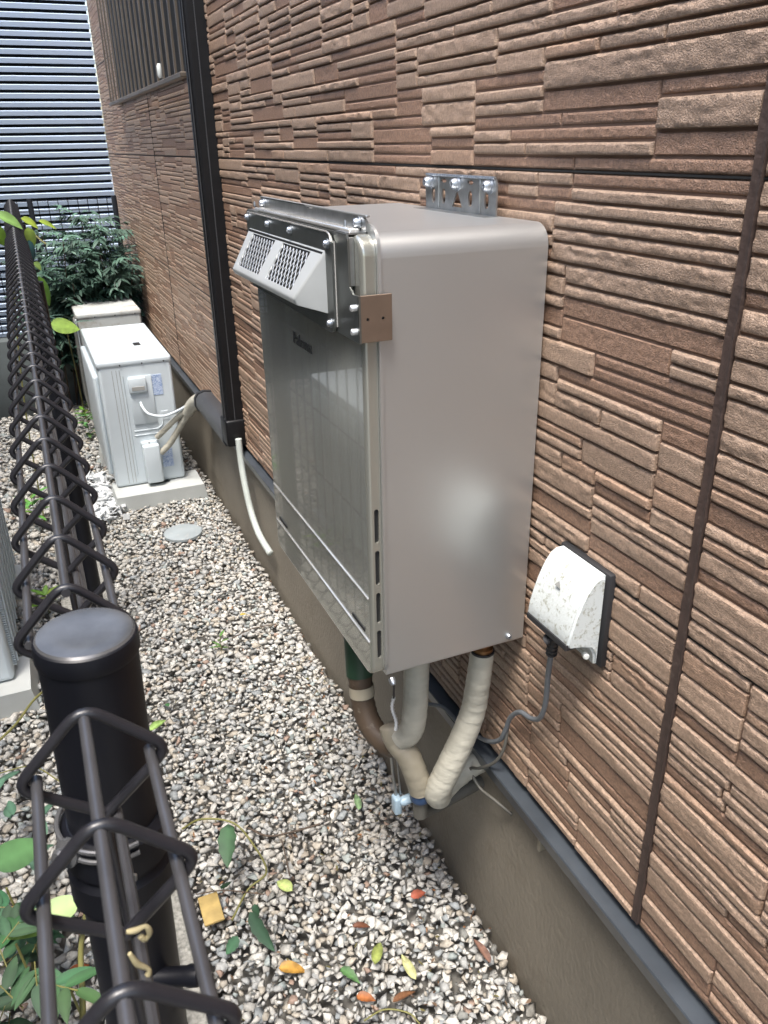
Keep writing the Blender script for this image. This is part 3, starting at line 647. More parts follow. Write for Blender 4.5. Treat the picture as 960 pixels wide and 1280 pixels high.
# ------------------------------------------------------------ weatherproof outlet and its cord
ol = thing('outdoor_outlet', 'dirty white weatherproof socket cover on the wall right of the heater', 'outlet', (0.58, 0.725, -0.625))
MB().rbox(0.5880, 0.5995, 0.678, 0.783, -0.624, -0.487, 0.003, 2).put('gasket', M['gasket'], ol)
prof = [(0.5885, -0.490), (0.5885, -0.621), (0.583, -0.620), (0.581, -0.604), (0.575, -0.594), (0.562, -0.589), (0.5400, -0.586), (0.5385, -0.580), (0.5410, -0.562), (0.5460, -0.543), (0.5525, -0.524), (0.5610, -0.506), (0.5690, -0.495), (0.5770, -0.490)]
ocv = MB().prism(prof, 1, 0.684, 0.779).put('cover', M['whitecover'], ol, smooth=50)
bm = bmesh.new(); bm.from_mesh(ocv.data); bmesh.ops.bevel(bm, geom=[e for e in bm.edges if len(e.link_faces) == 2 and e.calc_face_angle(0) > 0.6 and abs((e.verts[0].co - e.verts[1].co).y) < 0.01], offset=0.003, segments=3, affect='EDGES'); bm.to_mesh(ocv.data); bm.free(); ocv.data.shade_smooth(); ocv.data.set_sharp_from_angle(angle=math.radians(50))
MB().rbox(0.5370, 0.5600, 0.6865, 0.7765, -0.5885, -0.5790, 0.001, 1).put('lower_slot', M['gasket'], ol)
MB().lathe((0.574, 0.694, -0.607), [(0.0045, 0), (0.0045, 0.006), (0.003, 0.008)], 14, (-0.3, -1, 0)).put('screw_cap', M['white'], ol)
MB().add([(0.5500, 0.738, -0.520), (0.5530, 0.732, -0.5125), (0.5500, 0.726, -0.520), (0.5560, 0.732, -0.522)], [(0, 1, 2), (0, 2, 3), (0, 3, 1), (1, 3, 2)]).put('arrow_mark', M['acgrey'], ol, smooth=0)
cdt = thing('power_cord', 'grey power cord from the white outlet looping to the pipes below', 'cord', (0.58, 0.8, -0.9))
top = Vector((0.540, 0.742, -0.600))
c0 = on(692, 796, 0, 0.548); c1 = on(685, 845, 0, 0.565)
MB().tube([(0.545, 0.735, -0.602), c0, on(689, 818, 0, 0.553)], [0.0085, 0.0075, 0.0062], 12).put('plug', M['gasket'], cdt)
for k in range(4):
    c = Vector(c0).lerp(Vector(on(689, 818, 0, 0.553)), 0.25 + k * 0.22); MB().lathe(c, [(0.0078, 0), (0.0078, 0.0016)], 12, (0.1, 0.1, -1)).put('strain_ridge', M['gasket'], cdt)
pth = [on(689, 815, 0, 0.553), c1, on(682, 878, 0, 0.578), on(675, 897, 0, 0.582), on(664, 898, 0, 0.583), on(650, 890, 0, 0.583), on(638, 897, 0, 0.583), on(632, 912, 0, 0.583), on(624, 925, 0, 0.583), on(606, 925, 0, 0.583), on(575, 905, 0, 0.58), on(555, 885, 0, 0.57), on(535, 880, 0, 0.56)]
MB().tube(smoothpath(pth, 7), 0.0040, 10).put('cable', M['cord'], cdt, smooth=80)
c2 = MB().tube(smoothpath([on(636, 900, 0, 0.588), on(630, 935, 0, 0.584), on(618, 953, 0, 0.578), on(600, 960, 0, 0.572), on(588, 962, 0, 0.566), on(600, 985, 0, 0.575), on(618, 1000, 0, 0.585), on(640, 1018, 0, 0.600)], 7), 0.0028, 8).put('thin_cable', M['cordbrown'], smooth=80)
tag(centre(c2), 'thin brownish cable drooping below the grey cord onto the foundation', 'cable')

# ------------------------------------------------------------ air conditioner outdoor units
def ac_unit(name, label, x0, x1, y0, y1, z0, z1, m, detail, side='L', group='air conditioner outdoor units'):
    t = thing(name, label, 'air conditioner', ((x0 + x1) / 2, (y0 + y1) / 2, z0), group)
    flatbig(MB().rbox(x0, x1, y0, y1, z0, z1 - 0.012, 0.014, 4).put('casing', m, t, smooth=50), 0.05)
    MB().rbox(x0 - 0.003, x1 + 0.003, y0 - 0.004, y1 + 0.004, z1 - 0.030, z1, 0.010, 3).put('lid', m, t, smooth=50); flatbig(t.children[-1], 0.05)
    for y, x in ((y0 - 0.0045, x0 + 0.09), (y0 - 0.0045, (x0 + x1) / 2 + 0.03), (y0 - 0.0045, x1 - 0.03)):
        MB().lathe((x, y, z1 - 0.022), [(0.0035, 0), (0.0028, 0.002)], 8, (0, -1, 0)).put('screw', M['gasket'], t)
    return t
ac1 = ac_unit('outdoor_unit', 'ivory outdoor unit with service covers, nearer of the two beside the wall', 0.191, 0.489, 3.42, 4.16, -1.350, -0.793, M['ac'], True)
ty = 3.42
for x in (0.245, 0.262, 0.275): MB().box(x, x + 0.0016, ty - 0.0012, ty + 0.002, -1.335, -0.835).put('seam', M['acgrey'], ac1, smooth=0)
def lid_rib(pts, parent, mt, r=0.0035): MB().tube(smoothpath(pts, 5), r, 6).put('rib', mt, parent, smooth=80)
zt = -0.7925
lid_rib([(0.25, 3.47, zt), (0.262, 3.62, zt), (0.235, 3.80, zt), (0.255, 4.10, zt)], ac1, M['ac']); lid_rib([(0.33, 3.45, zt), (0.335, 4.12, zt)], ac1, M['ac']); lid_rib([(0.35, 3.45, zt), (0.355, 4.12, zt)], ac1, M['ac'])
MB().rbox(0.375, 0.405, 3.66, 3.72, -0.7945, -0.7915, 0.001, 1).put('lid_slot', M['dark'], ac1)
# front grille side (towards the passage, seen edge on)
MB().rbox(0.170, 0.193, 3.46, 4.10, -1.30, -0.86, 0.012, 3).put('fan_grille', M['ac'], ac1)
# service panel with handle recess
MB().rbox(0.305, 0.4, ty - 0.006, ty + 0.002, -1.075, -0.868, 0.002, 2).put('service_panel', M['ac'], ac1)
hnd = MB().rbox(0.303, 0.375, ty - 0.018, ty, -0.935, -0.872, 0.004, 2).put('handle', M['ac'], ac1)
MB().rbox(0.314, 0.366, ty - 0.0195, ty - 0.016, -0.925, -0.908, 0.001, 1).put('handle_recess', M['acgrey'], ac1)
MB().box(0.383, 0.391, ty - 0.0075, ty - 0.005, -1.048, -1.038).put('hole', M['dark'], ac1)
MB().rbox(0.42, 0.452, ty - 0.002, ty + 0.001, -1.07, -1.03, 0.001, 1).put('embossed_panel', M['ac'], ac1)
MB().rbox(0.398, 0.442, ty - 0.0016, ty + 0.001, -0.958, -0.870, 0.0005, 1).put('sticker', M['sticker'], ac1)
MB().rbox(0.40, 0.445, ty - 0.0016, ty + 0.001, -1.285, -1.195, 0.0005, 1).put('sticker', M['sticker'], ac1)
for z in (-1.105, -1.125): lid_rib([(0.30, ty, z), (0.40, ty, z)], ac1, M['ac'], 0.003)
lid_rib([(0.40, ty, z + 0.02), (0.42, ty, z + 0.035), (0.425, ty, -1.06)], ac1, M['ac'], 0.003)
lid_rib([(0.285, ty, -0.86), (0.285, ty, -1.30)], ac1, M['ac'], 0.003)
MB().rbox(0.318, 0.390, ty - 0.052, ty, -1.335, -1.160, 0.010, 3).put('valve_cover', M['ac'], ac1)
MB().rbox(0.316, 0.392, ty - 0.03, ty, -1.175, -1.150, 0.006, 2).put('valve_cover_top', M['ac'], ac1)
MB().lathe((0.35, ty - 0.03, -1.156), [(0.003, 0), (0.003, 0.006)], 8).put('hook', M['acgrey'], ac1)
MB().rbox(0.33, 0.42, ty - 0.02, ty + 0.01, -1.400, -1.352, 0.004, 2).put('bottom_opening', M['base'], ac1)
ac2 = ac_unit('outdoor_unit', 'older weathered outdoor unit behind the ivory one, half under the shrub', 0.192, 0.515, 4.46, 5.060, -1.350, -0.775, M['acold'], False)
fb = MB()
for k in range(55): y = 4.47 + k * 0.0105; fb.box(0.182, 0.192, y, y + 0.004, -1.33, -0.83)
fo = fb.put('coil_fins', M['acgrey'], ac2, smooth=0); fo['kind'] = 'stuff'
MB().box(0.1905, 0.1925, 4.47, 5.04, -1.33, -0.83).put('coil', M['dark'], ac2, smooth=0)
MB().rbox(0.184, 0.190, 4.445, 4.462, -1.35, -0.80, 0.001, 1).put('corner_guard', M['ac'], ac2)
# a third one belonging to the neighbour, left of the fence
ac3 = ac_unit('outdoor_unit', 'outdoor unit with pale fins left of the fence at the photo edge', -0.56, -0.235, 2.10, 2.88, -1.345, -0.80, M['ac'], False)
fb = MB()
for k in range(66): z = -1.32 + k * 0.0073; fb.box(-0.238, -0.226, 2.14, 2.84, z, z + 0.0028)
fo = fb.put('coil_fins', M['ac'], ac3, smooth=0); fo['kind'] = 'stuff'
for k in range(9): y = 2.16 + k * 0.08; MB().tube([(-0.223, y, -1.32), (-0.223, y, -0.84)], 0.0022, 6).put('guard_wire', M['ac'], ac3)
# footings
def footing(x0, x1, y0, y1, z1, label):
    o = MB().prism([(x0, G - 0.01), (x0 + 0.012, z1), (x1 - 0.012, z1), (x1, G - 0.01)], 1, y0, y1).put('unit_footing', M['base'], smooth=20)
    tag(centre(o), label, 'footing', 'plastic footings under the outdoor units')
footing(0.165, 0.56, 3.31, 3.50, -1.352, 'pale footing block nearest the camera under the ivory outdoor unit')
footing(0.165, 0.56, 3.92, 4.08, -1.352, 'pale footing block under the back end of the ivory outdoor unit')
footing(0.20, 0.56, 4.48, 4.60, -1.352, 'pale footing block under the weathered outdoor unit')
footing(-0.60, -0.185, 2.04, 2.22, -1.347, 'pale footing block left of the black fence post')
footing(-0.60, -0.185, 2.68, 2.84, -1.347, 'pale footing block at the far end of the finned unit left of the fence')
# pipe bundle from the horizontal duct to the ivory unit
bd = thing('pipe_bundle', 'cream taped pipes and cable fanning from the wall duct to the ivory unit', 'pipe bundle', (0.50, 3.3, -1.1))
E0 = Vector((0.562, 3.20, -0.94))
def bpath(*p): return smoothpath(p, 8)
MB().tube(bpath((0.566, 3.17, -0.94), (0.556, 3.215, -0.945), (0.535, 3.27, -0.975), (0.515, 3.31, -1.02)), [0.032 - 0.0003 * i for i in range(25)], 16, wob=.02).put('bundle_wrap', M['tape'], bd, smooth=80)
MB().tube(bpath((0.527, 3.29, -1.00), (0.480, 3.345, -1.09), (0.435, 3.375, -1.165), (0.392, 3.385, -1.205)), 0.0135, 12).put('taped_pipe', M['tape'], bd, smooth=80)
MB().tube(bpath((0.525, 3.29, -0.99), (0.470, 3.335, -1.045), (0.420, 3.37, -1.10), (0.385, 3.39, -1.135)), 0.0120, 12).put('taped_pipe', M['tape'], bd, smooth=80)
MB().tube(bpath((0.535, 3.27, -0.965), (0.48, 3.31, -1.005), (0.42, 3.34, -1.03), (0.365, 3.36, -1.02), (0.345, 3.385, -0.995), (0.342, 3.412, -0.98)), 0.006, 10).put('cable', M['ac'], bd, smooth=80)

# drain cover, pale debris
dc = MB().lathe((0.385, 2.97, G - 0.002), [(0.075, 0), (0.075, 0.010), (0.070, 0.013), (0.0, 0.0135)], 28).put('drain_cover', mat('drain_grey', (0.33, 0.37, 0.38), 0.55, dirt=((0.45, 0.43, 0.4), 60, 0.55, 0.5)))
tag(centre(dc), 'round grey drain cover set in the gravel', 'drain cover')
pile = MB()
for k in range(150):
    a = rng.random() * 6.28; c = Vector((0.125 + rng.gauss(0, 0.035), rng.uniform(3.2, 3.75), G + 0.012 + rng.uniform(0, 0.02)))
    u = Vector((rng.gauss(0, 1), rng.gauss(0, 1), rng.gauss(0, 0.4))).normalized() * rng.uniform(0.012, 0.03); w = Vector((rng.gauss(0, 1), rng.gauss(0, 1), rng.gauss(0, 0.6))).normalized() * rng.uniform(0.01, 0.022); n_ = u.cross(w).normalized() * 0.002
    pile.add([c - u - w + n_, c + u - w + n_, c + u + w + n_, c - u + w + n_, c - u * .9 - w - n_, c + u - w * .9 - n_, c + u + w - n_, c - u + w - n_], [(0, 1, 2, 3), (7, 6, 5, 4), (0, 4, 5, 1), (1, 5, 6, 2), (2, 6, 7, 3), (3, 7, 4, 0)])
tag(pile.put('plastic_shards', M['debris'], smooth=0), 'heap of white crumbling fragments on the gravel left of the ivory outdoor unit', 'fragments', kind='stuff')

# ------------------------------------------------------------ fence on its curb
XC = -0.0135
cb = MB().rbox(-0.095, 0.073, -1.6, 5.10, G - 0.05, -1.375, 0.004, 2).put('curb', M['curb']); tag(cb, kind='structure')
fence = thing('mesh_fence', 'dark metal mesh fence with triangular bent-wire top running along the left', 'fence', (XC, 2.4, -1.375))
def wire_mesh():
    ap = (XC, 0, -0.2385); Rr = (XC + 0.036, 0, -0.2755); Ll = (XC - 0.036, 0, -0.2755); bt = (XC, 0, -0.3050)
    top = roundpoly([(XC + 0.0005, 0, -0.3065), Rr, ap, Ll, (XC - 0.0005, 0, -0.3045)], [0, 0.009, 0.012, 0.009, 0], 5, closed=False)
    low = [(XC, 0, -1.285)] + roundpoly([(XC, 0, -1.285), (XC - 0.034, 0, -1.315), (XC, 0, -1.345), (XC + 0.034, 0, -1.315), (XC, 0.001, -1.285)], [0, 0.008, 0.01, 0.008, 0], 4, closed=False)
    m_ = MB(); m_.tube(top, 0.0028, 10); m_.tube([(XC, 0, -0.304), (XC, 0, -1.285)], 0.0025, 6); m_.tube(low, 0.0025, 6)
    return m_
w0 = wire_mesh().put('mesh_wire', M['fence'], None, smooth=80)
def put_wire(y, first=[True]):
    if first[0]: o = w0; first[0] = False
    else: o = w0.copy(); C.objects.link(o)
    o.parent = fence; o.location = Vector((0, y, 0)) - fence.location
ywires = [0.337 - 0.075 * k for k in range(1, 10)][::-1] + [0.337] + [0.467 + 0.0746 * k for k in range(62)]
for y in ywires: put_wire(y)
for (a, b) in ((-0.45, 0.340), (0.464, 5.05)):
    MB().tube([(XC, a, -0.2450), (XC, b, -0.2450)], 0.0028, 12).put('top_rod', M['rod'], fence)
    MB().tube([(XC - 0.0265, a, -0.2755), (XC - 0.0265, b, -0.2755)], 0.0028, 12).put('side_rod', M['rod'], fence)
    MB().tube([(XC + 0.0265, a, -0.2755), (XC + 0.0265, b, -0.2755)], 0.0028, 12).put('side_rod', M['rod'], fence)
    for z in (-0.309, -0.50, -0.70, -0.90, -1.09, -1.287):
        MB().tube([(XC + 0.0058, a, z), (XC + 0.0058, b, z)], 0.0026, 8).put('cross_rod', M['rod'], fence)
    for dx in (-0.026, 0.026): MB().tube([(XC + dx, a, -1.315), (XC + dx, b, -1.315)], 0.0026, 6).put('bottom_rod', M['rod'], fence)
def post(y, label_):
    p = MB().lathe((-0.0065, y, -1.376), [(0.0265, 0), (0.0265, 1.134)], 36).put('post', M['post'], fence)
    MB().lathe((-0.0065, y, -0.2425), [(0.0272, -0.008), (0.0278, -0.006), (0.0278, 0.0), (0.0272, 0.0032), (0.0255, 0.0045)], 40).put('post_cap', M['post'], p)
    MB().lathe((-0.0065, y, -0.2425), [(0.0262, 0.0040), (0.0250, 0.0052), (0.0225, 0.0056), (0.015, 0.0050), (0.0075, 0.0047), (0.0008, 0.0046)], 40).put('cap_disc', M['cap'], p)
post(0.402, 0)
lean = [o for o in fence.children if o.name.startswith('post')]
for y in (2.42, 4.42): MB().lathe((0.010, y, -1.376), [(0.0265, 0), (0.0265, 1.05)], 24).put('post', M['post'], fence)
# clamp and bolts on the near post
MB().lathe((-0.0065, 0.402, -0.425), [(0.0275, 0), (0.0315, 0.004), (0.0315, 0.024), (0.0285, 0.028), (0.0285, 0.031), (0.0315, 0.034), (0.0315, 0.056), (0.0275, 0.060)], 36).put('clamp', M['post'], fence)
MB().lathe((-0.0305, 0.388, -0.372), [(0.0062, 0), (0.0085, 0.003), (0.0085, 0.007), (0.0055, 0.008), (0.0055, 0.012), (0.004, 0.014)], 16, (-0.6, -0.5, 0.2)).put('clamp_bolt', M['cap'], fence)
for z in (-0.365, -0.372): MB().tube([(-0.0065 + 0.0325 * math.cos(t), 0.402 + 0.0325 * math.sin(t), z) for t in [math.radians(120 + 8 * k) for k in range(22)]], 0.0016, 8).put('clamp_wire', M['cap'], fence)
MB().lathe((0.001, 0.380, -0.490), [(0.0060, 0), (0.0062, 0.022), (0.0070, 0.024), (0.0070, 0.030), (0.005, 0.032)], 18, (0.9, -0.42, 0.12)).put('post_bolt', M['post'], fence)
MB().tube(smoothpath([(-0.006, 0.373, -0.445), (-0.009, 0.372, -0.42), (-0.006, 0.371, -0.395), (-0.001, 0.371, -0.388), (-0.001, 0.3715, -0.393)], 5), 0.0012, 6).put('tie_hook', M['galv'], fence)

for o in fence.children:
    # the near post leans a little to the left going down, with its fittings
    if o.name.split('.')[0] in ('clamp', 'clamp_bolt', 'clamp_wire', 'post_bolt', 'tie_hook') or o in lean:
        piv = Vector((-0.0065, 0.402, -0.24)) - fence.location; rm = Matrix.Rotation(math.radians(2.0), 4, 'Y')
        o.matrix_local = Matrix.Translation(piv) @ rm @ Matrix.Translation(-piv) @ o.matrix_local

# ------------------------------------------------------------ far end: block wall, grid fence, louvre wall
bw = MB().rbox(-0.93, 0.215, 5.08, 5.20, G - 0.05, -1.0, 0.006, 2).put('block_wall', M['block']); tag(centre(bw), 'low grey-green concrete wall below the shrub at the far end', 'wall')
gf = thing('grid_fence', 'far dark grid fence with posts in front of the silver louvre wall', 'fence', (0.1, 5.25, -1.0))
for x in (0.088, 0.548, -0.75): MB().rbox(x - 0.014, x + 0.014, 5.235, 5.265, G - 0.05, -0.252, 0.004, 2).put('post', M['post'], gf)
for k in range(25):
    x = -0.735 + k * 0.054; MB().tube([(x, 5.25, -0.99), (x, 5.25, -0.262)], 0.0024, 5).put('grid_wire', M['post'], gf)
for k in range(14):
    z = -0.268 - k * 0.054; MB().tube([(-0.76, 5.246, z), (0.56, 5.246, z)], 0.0022, 5).put('grid_wire', M['post'], gf)
lw = thing('louvre_wall', 'silver horizontal louvre screen closing the far end of the passage', 'louvre screen', (-0.5, 5.68, G))
MB().box(-2.4, 0.60, 5.74, 5.78, G - 0.05, 2.6).put('backing', M['slatdark'], lw, smooth=0)
z = -1.36
while z < 2.5:
    MB().prism([(5.668, z + 0.001), (5.664, z + 0.025), (5.670, z + 0.029), (5.735, z + 0.031), (5.735, z + 0.027), (5.676, z + 0.024), (5.675, z + 0.001)], 0, -2.4, 0.598).put('slat', M['slat'], lw, smooth=30); z += 0.0453
nw = thing('neighbour_wall', 'grey lapped siding wall of the neighbouring building left of the fence, unseen and kept low for light', 'wall', (-1.05, 2.0, G))
MB().box(-1.25, -0.96, -1.2, 5.6, G - 0.05, 1.25).put('wall_core', M['neigh'], nw, smooth=0)  # out of view; top set low so more light reaches the house siding
for k in range(12): z = G + 0.25 + k * 0.2; MB().prism([(-0.96, z), (-0.945, z), (-0.955, z + 0.198), (-0.96, z + 0.198)], 1, -1.2, 5.6).put('lap_board', M['neigh'], nw, smooth=0)

# ------------------------------------------------------------ leaves and plants
def put_leaf(mb, name, m, parent=None, tone=(1, 1, 1)):
    o = mb.put(name, m, parent, smooth=60); n = len(o.data.vertices); a = np.ones((n, 3)) * np.array(tone)
    for i in range(n): a[i] *= (1.3 if i % 3 == 1 else rng.uniform(0.75, 1.05))
    set_tone(o.data, a); return o
def veined(o, base=(1, 1, 1)):
    n = len(o.data.vertices); a = np.ones((n, 3)) * np.array(base)
    for i in range(n): a[i] *= (1.25 if i % 3 == 1 else rng.uniform(0.5, 0.95))
    set_tone(o.data, a)
FL = [  # px, py, length, width, angle, colour, label
 (305, 767, .030, .014, 0.3, (.50, .38, .05), 'tiny yellow leaf lying on gravel level with the heater bottom'),
 (207, 880, .034, .022, 1.9, (.05, .16, .05), 'small dark green leaf on gravel right of the black post'),
 (197, 905, .050, .030, 0.4, (.26, .40, .10), 'pale lime leaf lying on gravel right of the black post'),
 (447, 1000, .056, .024, 1.3, (.22, .34, .16), 'pale green slender leaf on gravel beside the drain tap'),
 (355, 1106, .046, .034, 2.1, (.42, .50, .17), 'light yellow-green leaf on gravel in the middle of the passage'),
 (365, 1209, .050, .034, -0.4, (.50, .27, .05), 'bright orange leaf on the gravel near the bottom'),
 (437, 1216, .042, .026, -1.0, (.10, .22, .07), 'green leaf on gravel right of the bright orange leaf'),
 (472, 1188, .058, .030, 1.0, (.30, .35, .09), 'yellow-green pointed leaf standing on gravel near the bottom'),
 (510, 1207, .054, .025, 1.7, (.50, .50, .22), 'pale yellow leaf on gravel, right of the yellow-green leaf'),
 (523, 1117, .034, .026, 0.0, (.34, .09, .05), 'small red leaf lying on the gravel near the foundation'),
 (603, 1186, .056, .024, 1.6, (.22, .12, .085), 'dull brown leaf on gravel close against the foundation'),
 (457, 1246, .034, .026, -0.6, (.36, .12, .03), 'rusty orange leaf on gravel at the bottom of the passage'),
 (452, 1156, .036, .018, -0.2, (.16, .06, .03), 'dark brown shrivelled leaf on gravel among brown stones'),
 (505, 1243, .050, .020, 0.2, (.20, .09, .04), 'brown curled leaf on gravel below the pale yellow leaf'),
 (98, 1210, .040, .026, 0.4, (.42, .12, .04), 'orange-brown leaf among weeds left of the fence'),
 (8, 1142, .055, .035, 0.6, (.45, .11, .04), 'orange-red leaf under the weeds at the left edge'),
]
for i, (px, py, L, W, an, col, lab) in enumerate(FL):
    c = on(px, py, 2, G + 0.016); d = Vector((math.cos(an), math.sin(an), rng.uniform(-.05, .25))); m_ = MB()
    leafgeo(m_, Vector(c) - d * L / 2, d, (rng.uniform(-.3, .3), rng.uniform(-.5, .1), 1), L, W, rng.uniform(.25, .65), rng.uniform(.1, .45), 9, teeth=i % 3 == 0)
    mm = mat('fallen_leaf_%d' % i, col, 0.55, var=0.18, scale=70, attr='tone', dirt=((col[0] * .35, col[1] * .3, col[2] * .4), 90, 0.55, 0.75))
    o = m_.put('fallen_leaf', mm, smooth=60); veined(o); tag(centre(o), lab, 'leaf', 'fallen leaves on the gravel')
lt = MB(); tn_ = []
for k in range(420):
    if k % 3: px_, py_ = rng.uniform(0.42, 0.60), rng.uniform(0.75, 3.2)
    else: px_, py_ = rng.uniform(0.10, 0.58), rng.uniform(0.6, 1.9)
    a_ = rng.uniform(0, 6.28); L_ = rng.uniform(.005, .014); n0 = len(lt.v)
    leafgeo(lt, (px_, py_, G + rng.uniform(.001, .010)), (math.cos(a_), math.sin(a_), rng.uniform(-.4, .4)), (rng.uniform(-.6, .6), rng.uniform(-.6, .6), 1), L_, L_ * rng.uniform(.3, .7), .3, .4, 3)
    tn_ += [rng.choice([(1, 1, 1), (.6, .5, .4), (1.5, 1.1, .7), (.8, 1.1, .6)])] * (len(lt.v) - n0)
lo_ = lt.put('leaf_litter', mat('litter', (.16, .10, .06), .8, attr='tone', scale=60), smooth=60); set_tone(lo_.data, np.array(tn_)); tag(lo_, 'brown crumbs of dead leaf scattered over the gravel near the foundation', 'litter', kind='stuff')
# yellow tile fragment
c = Vector(on(264, 1137, 2, G + 0.02)); m_ = MB(); m_.rbox(c.x - 0.020, c.x + 0.020, c.y - 0.034, c.y + 0.036, c.z - 0.002, c.z + 0.004, 0.002, 2)
o = m_.put('broken_tile', mat('ochre_tile', (0.48, 0.34, 0.12), 0.7, scale=40, var=0.15, bump=0.4)); tag(centre(o), 'flat ochre rectangular tile piece lying on gravel beside the fence', 'tile')
# trailing stem with drooping leaves over the curb
vn = thing('trailing_vine', 'thin green stem arching over the curb with drooping dark leaves', 'vine', on(280, 1070, 2, G))
sp_ = [on(228, 1036, 2, -1.30), on(252, 1024, 2, -1.27), on(292, 1029, 2, -1.27), on(318, 1058, 2, -1.31), on(333, 1090, 2, -1.36), on(310, 1112, 2, -1.385), on(290, 1150, 2, -1.385)]
MB().tube(smoothpath(sp_, 6), [0.0022] * 37, 6).put('stem', M['stem'], vn, smooth=80)
for px, py, ex, ey, W, tn, zz in ((285, 1030, 283, 1078, .052, (0.7, 0.9, .5), -1.29), (312, 1140, 338, 1186, .040, (.9, 1, .8), -1.37), (318, 1130, 322, 1146, .02, (.8, 1, .7), -1.36), (297, 1170, 284, 1192, .03, (1, 1.3, .9), -1.38), (275, 1108, 290, 1104, .02, (1, 1.3, .9), -1.37)):
    a = Vector(on(px, py, 2, zz)); b = Vector(on(ex, ey, 2, zz - 0.02)); put_leaf(leafgeo(MB(), a, b - a, (-.4, -.9, .4), (b - a).length * 1.08, W, 0.25, 0.1, 8, teeth=1), 'leaf', M['leafdark'], vn, tn)
def stick(pts, r, label, m_='twig', z=G + 0.012):
    o = MB().tube(smoothpath([on(a, b, 2, z) for a, b in pts], 5), r, 6).put('dry_twig', M[m_], smooth=80); tag(centre(o), label, 'twig', 'dry twigs on the gravel')
stick([(310, 1035), (335, 1045), (365, 1040), (400, 1030)], 0.0022, 'bent dry twig lying across gravel below the drain tap')
stick([(352, 1050), (358, 1075), (362, 1095)], 0.0014, 'short upright dry twig on gravel above the light leaf')
stick([(455, 1276), (480, 1262), (510, 1266), (525, 1280)], 0.0016, 'pale curved dry stalk on gravel at the bottom edge', 'stem')
stick([(290, 798), (315, 786), (345, 780)], 0.0018, 'thin straight twig on gravel below the tiny yellow leaf')
stick([(245, 1118), (280, 1113), (330, 1118)], 0.0012, 'hair-thin stalk crossing the ochre tile piece', 'twig', G + 0.03)
# small weeds in the gravel
def weed(px, py, z, n, L, W, label, m_='leaf', spread=0.04, h=0.05, group='small weeds in the gravel', tone=(1, 1, 1)):
    c = Vector(on(px, py, 2, z)); t = thing('weed', label, 'weed', c, group)
    for k in range(n):
        a = 6.28 * k / n + rng.uniform(-.3, .3); d = Vector((math.cos(a), math.sin(a), rng.uniform(.1, .8)))
        put_leaf(leafgeo(MB(), c + Vector((0, 0, rng.uniform(0, h))), d, (0, 0, 1), L * rng.uniform(.7, 1.2), W * rng.uniform(.8, 1.2), 0.25, 0.3, 6), 'leaf', M[m_], t, [q * rng.uniform(.8, 1.3) for q in tone])
    MB().tube([c - Vector((0, 0, 0.02)), c + Vector((0, 0, h))], 0.0014, 6).put('stem', M['stem'], t)
weed(277, 812, G, 6, .032, .012, 'low green sprig in the gravel below the yellow leaf', tone=(1.6, 1.5, .8))
weed(112, 545, G, 16, .085, .03, 'pale green weed beside the near outdoor unit, left', tone=(2.2, 2.2, 1.6), h=.12)
weed(106, 520, G, 9, .06, .03, 'yellow-green weed sprig behind the fence top, far left of the units', tone=(3.2, 2.8, .9), h=.06)
weed(60, 760, G + .02, 9, .06, .03, 'yellow-green weed seen through the fence wires above the post', tone=(3.5, 3.0, .8), h=.05)
weed(45, 650, G + .02, 12, .09, .03, 'leafy weed behind the fence wires beside the finned unit', tone=(2.6, 2.6, 1.2), h=.1)
# weeds left of the fence at the bottom
def compound(t, c, d, m_, L, W, n, tone, up=(0, 0, 1)):
    c = Vector(c); d = Vector(d).normalized(); s = d.cross(Vector(up)).normalized()
    MB().tube([c, c + d * L * 1.1], 0.0012, 5).put('leaf_stalk', M['stem'], t)
    for k in range(n):
        q = c + d * (L * (0.35 + 0.65 * k / max(1, n - 1)))
        for sg in ((1, -1) if k < n - 1 else (0,)):
            dd = d * 0.75 + s * sg * 0.9 + Vector((0, 0, rng.uniform(-.25, .15)))
            put_leaf(leafgeo(MB(), q, dd, (rng.uniform(-.2, .2), rng.uniform(-.2, .2), 1), W * 2.1 * rng.uniform(.85, 1.15), W, 0.18, 0.18, 7), 'leaf', M[m_], t, [x * rng.uniform(.8, 1.25) for x in tone])
w1 = thing('weed_clump', 'clump of grey-green leafy weeds left of the fence at the bottom', 'weed', on(50, 1240, 2, G), 'weeds left of the fence')
for k in range(17):
    px, py = rng.uniform(-10, 100), rng.uniform(1130, 1290); z = rng.uniform(-1.32, -1.12); a = rng.uniform(0, 6.28)
    c = Vector(on(px, py, 2, z)); c.x = min(c.x, -0.10); compound(w1, c, (math.cos(a), math.sin(a), rng.uniform(-.1, .25)), 'leaf', rng.uniform(.035, .07), rng.uniform(.022, .036), 3, (1.1, 1.15, 1.15))
for px, py in ((50, 1255), (20, 1180), (85, 1230), (8, 1110)):
    a = Vector(on(px, py, 2, -1.18)); MB().tube(smoothpath([(a.x, a.y, G - .02), (a.x + .01, a.y - .01, -1.3), a], 4), 0.0022, 6).put('stem', M['stem'], w1)
w2 = thing('weed_clump', 'broad-leaved weed with one large green leaf at the left edge above the clump', 'weed', on(20, 1080, 2, G), 'weeds left of the fence')
a = Vector(on(-10, 1085, 2, -1.12)); b = Vector(on(52, 1050, 2, -1.14)); put_leaf(leafgeo(MB(), a, b - a, (0, -.5, 1), (b - a).length * 1.05, .085, 0.1, 0.05, 10), 'leaf', M['leaf'], w2, (2.2, 2.3, 1.9))
a = Vector(on(100, 1125, 2, -1.15)); b = Vector(on(16, 1168, 2, -1.16)); put_leaf(leafgeo(MB(), a, b - a, (0, -.5, 1), (b - a).length * 1.1, .068, 0.1, 0.08, 10), 'leaf', M['leafyellow'], w2, (1.1, 1.2, 1.0))
